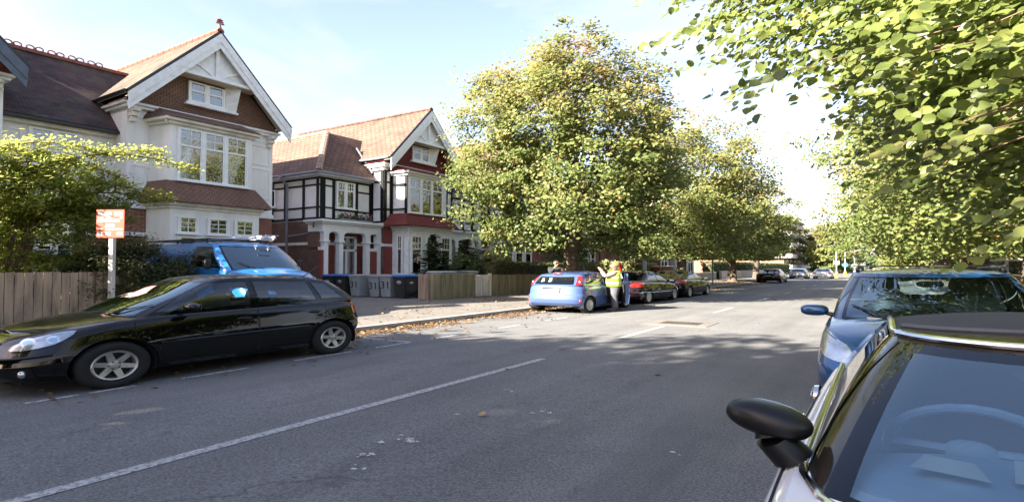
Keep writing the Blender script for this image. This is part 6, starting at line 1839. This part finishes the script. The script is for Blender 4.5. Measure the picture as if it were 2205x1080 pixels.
# garden walls and piers
def wall_run(label, x, y0, y1, h, mat, name='garden_wall', cat='garden wall', cap='stucco_aged'):
    t = thing(name, label, cat, (x, y0, .2), 0, absolute=True)
    m = MB(); m.box(x - .12, x + .12, y0, y1, 0, h); m.build('wall', mat, t)
    m = MB(); m.box(x - .16, x + .16, y0, y1, h, h + .07); m.build('coping', cap, t)
wall_run('low brick garden wall below the pale shrub', -11.9, 29.5, 34.5, .75, 'brick_red')
wall_run('pale rendered garden wall beside the third lime tree', -11.9, 38.0, 50.0, 1.0, 'render_pale')
wall_run('pale garden wall beyond the far black car', -11.9, 52.0, 75.0, 1.1, 'render_pale')
for y, lab in ((35.2, 'nearer brick gate pier at the end of the low wall'), (37.4, 'farther brick gate pier beside the pale wall')):
    t = thing('gate_pier', lab, 'gate pier', (-11.9, y, .2), 0, absolute=True)
    m = MB(); m.box(-12.15, -11.65, y - .25, y + .25, .1, 1.65); m.build('shaft', 'brick_red', t)
    m = MB(); m.box(-12.2, -11.6, y - .3, y + .3, 1.65, 1.75); m.build('cap', 'stucco_aged', t, bev=.02)
wall_run('brick garden wall along the right-hand pavement', 6.2, 14, 52, 1.0, 'brick_red')
t = thing('house', 'brick house with white columns glimpsed beneath the right-hand trees', 'house', (12, 62, 0), 0, absolute=True)
m = MB(); m.box(6.5, 18, 58, 72, 0, 6.5); m.build('wall', 'brick_red', t)
for k in range(4): m = MB(); m.box(6.6 + k * 1.5, 6.95 + k * 1.5, 57.2, 57.5, 0, 3.4); m.build('column', 'white_paint', t)
m = MB(); m.box(6.3, 12, 57.0, 58, 3.4, 3.9); m.build('porch', 'white_paint', t)
for k in range(3): window(t, 0, 7.2 + k * 1.7, 8.2 + k * 1.7, 1, 2.8, 1, side=58.0)
m = MB(); m.prism([(6.2, 6.5), (18.3, 6.5), (12.2, 9.5)], 'y', 57.7, 72.3); m.build('roof', 'tile_slate', t)

# ---------------------------------------------------------------- shrubs, hedges, small conifers
def big_shrub():
    r = np.random.default_rng(5)
    t = thing('shrub', 'large sunlit green shrub with arching sprays above the brown fence', 'shrub', (-13.3, 3.4, .25), 0, absolute=True)
    Ps, Ns, Ts = [], [], []
    for c, rad, nc, per in (((-13.4, 2.6, 2.5), (1.1, 2.2, 1.95), 230, 70), ((-13.2, 4.1, 2.1), (.9, 1.2, 1.7), 120, 70), ((-13.5, 4.0, 3.4), (.9, 1.5, .95), 90, 80), ((-13.0, 4.6, 1.1), (.8, .9, .9), 80, 80), ((-13.2, 4.5, 3.7), (.7, 1.1, .75), 70, 60), ((-13.5, 3.0, 4.2), (.8, 1.6, .5), 70, 60)):
        P, N, tn, cc = crown_points(c, rad, nc, per, r, .55, .2, flat=.6, lump=.2)
        Ps.append(P); Ns.append(N); Ts.append(tn)
    br = MB()
    base = np.array((-13.3, 3.6, .3))
    sprays = [((-13.3, 4.0, 4.1), (-13.1, 5.2, 5.0), (-13.0, 6.0, 4.85), (-12.9, 6.9, 4.55)), ((-13.3, 3.9, 3.9), (-13.1, 4.9, 4.75), (-13.0, 5.6, 4.95), (-12.8, 6.1, 4.95)),
              ((-13.2, 4.2, 3.6), (-13.0, 5.1, 4.05), (-12.8, 5.8, 3.85), (-12.7, 6.3, 3.55)), ((-13.2, 4.3, 3.3), (-13.0, 5.0, 3.75), (-12.9, 5.6, 3.75), (-12.9, 6.1, 3.5)),
              ((-13.5, 2.4, 4.0), (-13.4, 3.1, 4.6), (-13.3, 3.9, 4.6), (-13.2, 4.5, 4.4)), ((-13.4, 3.3, 4.0), (-13.2, 4.2, 4.5), (-13.1, 4.9, 4.4), (-13.0, 5.4, 4.1)),
              ((-13.3, 4.2, 3.0), (-13.1, 4.9, 3.3), (-13.0, 5.3, 3.2), (-13.0, 5.7, 2.9)), ((-13.4, 3.0, 4.1), (-13.3, 3.8, 4.9), (-13.2, 4.6, 5.0), (-13.1, 5.2, 4.7))]
    for s in sprays:
        pts = [np.array(p) for p in s]
        q = []
        for i in range(25):
            u = i / 24
            b = (1 - u) ** 3 * pts[0] + 3 * u * (1 - u) ** 2 * pts[1] + 3 * u * u * (1 - u) * pts[2] + u ** 3 * pts[3]; q.append(b)
        br.tube([base, lerp(base, q[0], .6)] + q[::4], [.04, .03] + list(np.linspace(.025, .006, len(q[::4]))), 6)
        n = 560
        u = r.random(n) ** .8 * 24; i0 = np.clip(u.astype(int), 0, 23)
        P = np.array(q)[i0] + (np.array(q)[i0 + 1] - np.array(q)[i0]) * (u - i0)[:, None]
        P = P + r.normal(size=P.shape) * np.array((.16, .15, .13)) * (1.15 - u / 40)[:, None]
        Ps.append(P); Ns.append(r.normal(size=P.shape) * .4 + (0, 0, 1)); Ts.append(np.clip(.35 + r.random(n) * .55, 0, 1))
    P, N, T_ = np.concatenate(Ps), np.concatenate(Ns), np.concatenate(Ts)
    D = r.normal(size=P.shape) * .6 + (0, .5, -.35)
    k = P[:, 2] > .3
    leaves('leaves', P[k], N[k] + (-.25, -.5, .1), .10, 'long', 'leaf_bush', t, D=D[k], tone=T_[k], r=r)
    br.build('branch', 'twig', t, smooth=True)
big_shrub()
bush('shrub', 'dark purple green shrub between the letting board and the blue van', 'shrub', (-12.15, 5.3, 1.25), (.75, 1.0, 1.1), 260, 110, .07, 'leaf_shrub', 11, 'long', floor=.25)
bush('shrub', 'dark rounded shrub behind the pale gate', 'shrub', (-13.3, 17.1, 1.25), (.7, 1.0, 1.0), 80, 45, .10, 'leaf_hedge', 12, floor=.25)
bush('shrub', 'dark shrub behind the clipped hedge, left of the lime trunk', 'shrub', (-13.8, 19.6, 1.5), (.9, 1.3, 1.3), 80, 45, .11, 'leaf_hedge', 13, floor=.25)
bush('shrub', 'bright yellow green shrub spilling over the clipped hedge', 'shrub', (-12.9, 18.9, 1.85), (.6, .75, .75), 70, 45, .11, 'leaf_pale', 14, floor=.25)
bush('shrub', 'pale variegated shrub behind the roofs of the dark saloons', 'shrub', (-11.6, 27.6, 1.35), (.8, 1.5, .85), 90, 45, .12, 'leaf_pale', 15, floor=.25)
bush('ivy', 'tall ivy covering the wall of the brick villa behind the lime trunk', 'ivy', (-15.6, 30.2, 2.4), (.7, 1.9, 2.2), 90, 60, .14, 'leaf_hedge', 16, floor=.25)
hedge('hedge', 'dark clipped hedge above the low mossy fence', -12.8, -12.0, 17.4, 23.2, .25, 1.86, 9000, .075, 'leaf_hedge', 21)
hedge('hedge', 'clipped hedge with a sunlit golden top behind the hi-vis man', -12.8, -12.0, 24.6, 30.4, .25, 1.92, 8000, .08, 'leaf_hedge', 22)
hedge('hedge', 'green hedge behind the black saloon and lamp post', -12.9, -12.1, 30.6, 36.0, .25, 1.95, 7000, .085, 'leaf_bush', 23)
hedge('hedge', 'long dark hedge behind the right-hand garden wall', 6.5, 7.6, 14, 56, .2, 2.2, 14000, .16, 'leaf_hedge', 24)
hedge('hedge', 'far hedge running along the gardens beyond the pale wall', -13.2, -12.2, 50.5, 100, .2, 2.3, 12000, .2, 'leaf_hedge', 25)
def conifer(label, base, h, rad, seed, n=46):
    r = np.random.default_rng(seed)
    t = thing('conifer', label, 'conifer', base, 0, 'young conifers in the front gardens', absolute=True)
    b = np.array(base, float); P, N, D = [], [], []
    m = MB(); m.tube([b, b + (0, 0, h)], [.05, .008], 8)
    z = .15
    while z < h - .1:
        q = 1 - z / h; k = max(4, int(9 * q) + 3)
        for i in range(k):
            a = r.random() * 6.283; L_ = rad * q ** .85 * (.75 + .4 * r.random())
            d_ = np.array((math.cos(a), math.sin(a), .12)); e = b + (0, 0, z) + d_ * L_ + (0, 0, -.10 * L_)
            m.tube([b + (0, 0, z), lerp(b + (0, 0, z), e, .5) + (0, 0, .02), e], [.012, .008, .004], 5)
            nn_ = int(26 * L_ / rad) + 6
            for j in range(nn_):
                u = .15 + .88 * j / nn_
                p = lerp(b + (0, 0, z), e, u); s = (1 if j % 2 else -1)
                P.append(p + r.normal(size=3) * .02); sd_ = np.array((-d_[1], d_[0], 0)) * s
                D.append(d_ * .7 + sd_ * .8 + (0, 0, -.2)); N.append(np.array((0, 0, 1)) + r.normal(size=3) * .35)
        z += .10 + .03 * r.random()
    P, N, D = np.array(P), np.array(N), np.array(D)
    P = P + unit(D) * .06
    leaves('needles', P, N, .21, 'long', 'leaf_conifer', t, D=D, r=r)
    m.build('trunk', 'twig', t)
conifer('young fir tree in front of the white bay, left of the pair', (-13.5, 15.75, .25), 3.05, .95, 31)
conifer('young fir tree with a bare leading shoot above the pale gate, right of the pair', (-13.6, 17.75, .25), 2.95, 1.0, 32)

# ---------------------------------------------------------------- trees
LG = 'street trees along the left pavement'; RG_ = 'street trees along the right pavement'
tree('lime_tree', 'big round lime tree with a thick trunk behind the blue hatchback', 'tree', (-9.25, 18.05, .17), 2.6, (-9.25, 18.0, 7.0), (3.75, 3.75, 4.85), .27, 900, 110, .135, 'leaf_lime', LG, 41, shell=.6, nlimb=18, spread=.12, lump=.15, cut=lambda P: (P[:, 2] > 2.15 + .25 * np.sin(P[:, 1] * 2)) & ((np.hypot(P[:, 0] + 9.25, P[:, 1] - 18) > 1.5) | (P[:, 2] > 3.9)))
tree('lime_tree', 'second lime tree, with amber tinted crown above the black saloon', 'tree', (-9.3, 31.5, .17), 2.6, (-9.3, 31.5, 6.9), (4.0, 4.1, 5.3), .28, 620, 95, .16, 'leaf_amber', LG, 42, shell=.55, nlimb=12, lump=.18, cut=lambda P: P[:, 2] > 2.2)
tree('lime_tree', 'third lime tree with a pale sunlit trunk in fallen leaves', 'tree', (-9.35, 44.5, .17), 2.4, (-9.3, 44.8, 5.9), (4.0, 4.4, 4.4), .32, 430, 80, .20, 'leaf_amber', LG, 43, shell=.55, nlimb=12, lump=.2, cut=lambda P: P[:, 2] > 2.3)
tree('lime_tree', 'fourth street tree, orange tinged, above the far parked cars', 'tree', (-10.4, 60, .17), 2.4, (-10.4, 60, 5.4), (3.0, 3.4, 3.6), .3, 200, 60, .25, 'leaf_amber', LG, 44, shell=.55, nlimb=8, cut=lambda P: P[:, 2] > 2.5)
tree('far_tree', 'round yellow green tree closing the view at the end of the street', 'tree', (-8.8, 130, 0), 3, (-8.8, 130, 6.6), (5.0, 5.0, 6.0), .4, 260, 60, .45, 'leaf_lime', None, 46, shell=.6)
tree('lime_tree', 'lime tree on the right whose crown overhangs the road behind the people carrier', 'tree', (3.4, 20, .18), 2.6, (3.2, 20, 6.0), (4.6, 4.6, 4.8), .35, 800, 100, .13, 'leaf_lime', RG_, 51, shell=.55, nlimb=12, spread=.12, cut=lambda P: P[:, 2] > 1.95)
tree('lime_tree', 'thick trunked lime tree beside the agent board on the right', 'tree', (3.2, 29.5, .18), 2.6, (3.3, 30, 6.0), (4.2, 4.6, 4.8), .50, 480, 90, .17, 'leaf_lime', RG_, 52, shell=.55, nlimb=10, cut=lambda P: P[:, 2] > 2.2)
tree('lime_tree', 'third lime tree along the right pavement', 'tree', (3.2, 43, .18), 2.6, (3.4, 43, 5.8), (4.0, 4.6, 4.6), .35, 330, 80, .21, 'leaf_amber', RG_, 53, shell=.55, nlimb=8, cut=lambda P: P[:, 2] > 2.3)
tree('lime_tree', 'far lime tree on the right near the traffic islands', 'tree', (3.0, 58, .18), 2.6, (3.4, 58, 5.4), (3.9, 4.6, 4.2), .35, 230, 70, .26, 'leaf_amber', RG_, 54, shell=.55, nlimb=8)
tree('lime_tree', 'farthest lime tree on the right before the street bends', 'tree', (2.8, 76, .18), 2.6, (3.4, 76, 5.2), (3.8, 4.6, 4.0), .35, 180, 60, .30, 'leaf_lime', RG_, 55, shell=.55, nlimb=8)
# the tree whose leaves hang into the top right corner, and the trees behind the camera that shade the road
leafy_tree('lime_tree', 'overhanging lime tree with large bright leaves close to the camera', 'tree', (4.3, 6.2, .18), 2.8, (3.5, 6.0, 6.4), (4.75, 4.8, 4.5), .3, 15000, .092, 'leaf_near', RG_, 61,
    lambda Q: (Q[:, 2] > 2.15) & (np.linalg.norm(Q - (0, 0, 1.62), axis=1) > 2.5) & (Q[:, 1] > 2.2) & ~((Q[:, 0] < 1.25 + .2 * (Q[:, 2] - 1.15)) & (Q[:, 1] < 3.3 + .55 * (Q[:, 2] - 1.15))),
    lambda Q: (np.linalg.norm(Q - (0, 0, 1.62), axis=1) < 5.5) & (np.arange(len(Q)) % 2 == 0))
tree('lime_tree', 'lime tree on the left pavement behind the camera shading the near road', 'tree', (-9.2, -9.5, .17), 2.6, (-9.2, -9.5, 7.3), (4.6, 4.6, 5.4), .3, 520, 90, .27, 'leaf_lime', LG, 62, shell=.5, nlimb=8)
tree('lime_tree', 'farther lime tree on the left pavement behind the camera', 'tree', (-9.2, -21.5, .17), 2.6, (-9.0, -21.5, 7.8), (4.9, 5.2, 6.0), .3, 400, 90, .30, 'leaf_lime', LG, 63, shell=.5, nlimb=8)
# wooded mass where the street bends
r = np.random.default_rng(77)
P, N = [], []
for i in range(60):
    c = np.array((r.uniform(-60, 60), r.uniform(150, 190), 3.0)); p, n_, tn, cc = crown_points(c, (4.5, 4, 4.2 + r.random() * 2), 14, 45, r, .6, .3)
    P.append(p); N.append(n_)
o = leaves('treeline', np.concatenate(P), np.concatenate(N), .9, 'quad', 'leaf_hedge', r=r)
o['kind'] = 'stuff'; o['label'] = 'dark far-off trees closing the end of the street'

# fallen leaves gathered in the gutter and on the pavement
r = np.random.default_rng(9)
def drift(n, xs, ys, z, spread=None):
    x = xs[0] + (xs[1] - xs[0]) * (r.random(n) ** 1.9 if spread is None else r.random(n)); y = ys[0] + (ys[1] - ys[0]) * r.random(n)
    return np.stack([x, y, z + r.random(n) * .03], 1)
def pz(x): return .122 + (-8.25 - x) * .0371
Pk = np.concatenate([drift(4000, (XK + .01, XK + .75), (-2, 14), .012), drift(3600, (XK + .01, XK + .8), (14, 46), .012), drift(700, (XK + .2, XK + 2.2), (0, 30), .02, 1), drift(14, (-5.8, 1.2), (0.5, 14), .03, 1), drift(900, (XR - .05, XR - .7), (-2, 20), .012)])
# keep the drift from lying in an even band
k = np.sin(Pk[:, 1] * 2.3) * .5 + np.sin(Pk[:, 1] * .9 + 1) * .6 + r.random(len(Pk)) * 1.6 > .1
Pk = Pk[k]
Pp = drift(1300, (-8.3, -11.5), (0, 46), 0, 1); Pp[:, 2] += [pz(a) + .006 for a in Pp[:, 0]]
Pq = np.stack([-9.3 + r.normal(size=1500) * .9, 44.5 + r.normal(size=1500) * 3.0, np.zeros(1500)], 1); Pq = Pq[(Pq[:, 0] < -8.3) & (Pq[:, 0] > -11.6)]; Pq[:, 2] = [pz(a) + .012 for a in Pq[:, 0]]
Pa = np.concatenate([Pk, Pp, Pq])
o = leaves('fallen_leaves', Pa, r.normal(size=Pa.shape) * .35 + (0, 0, 1), .058, 'lime', 'leaf_fallen', r=r)
o['kind'] = 'stuff'; o['label'] = 'orange and brown fallen leaves lying along the kerbs'
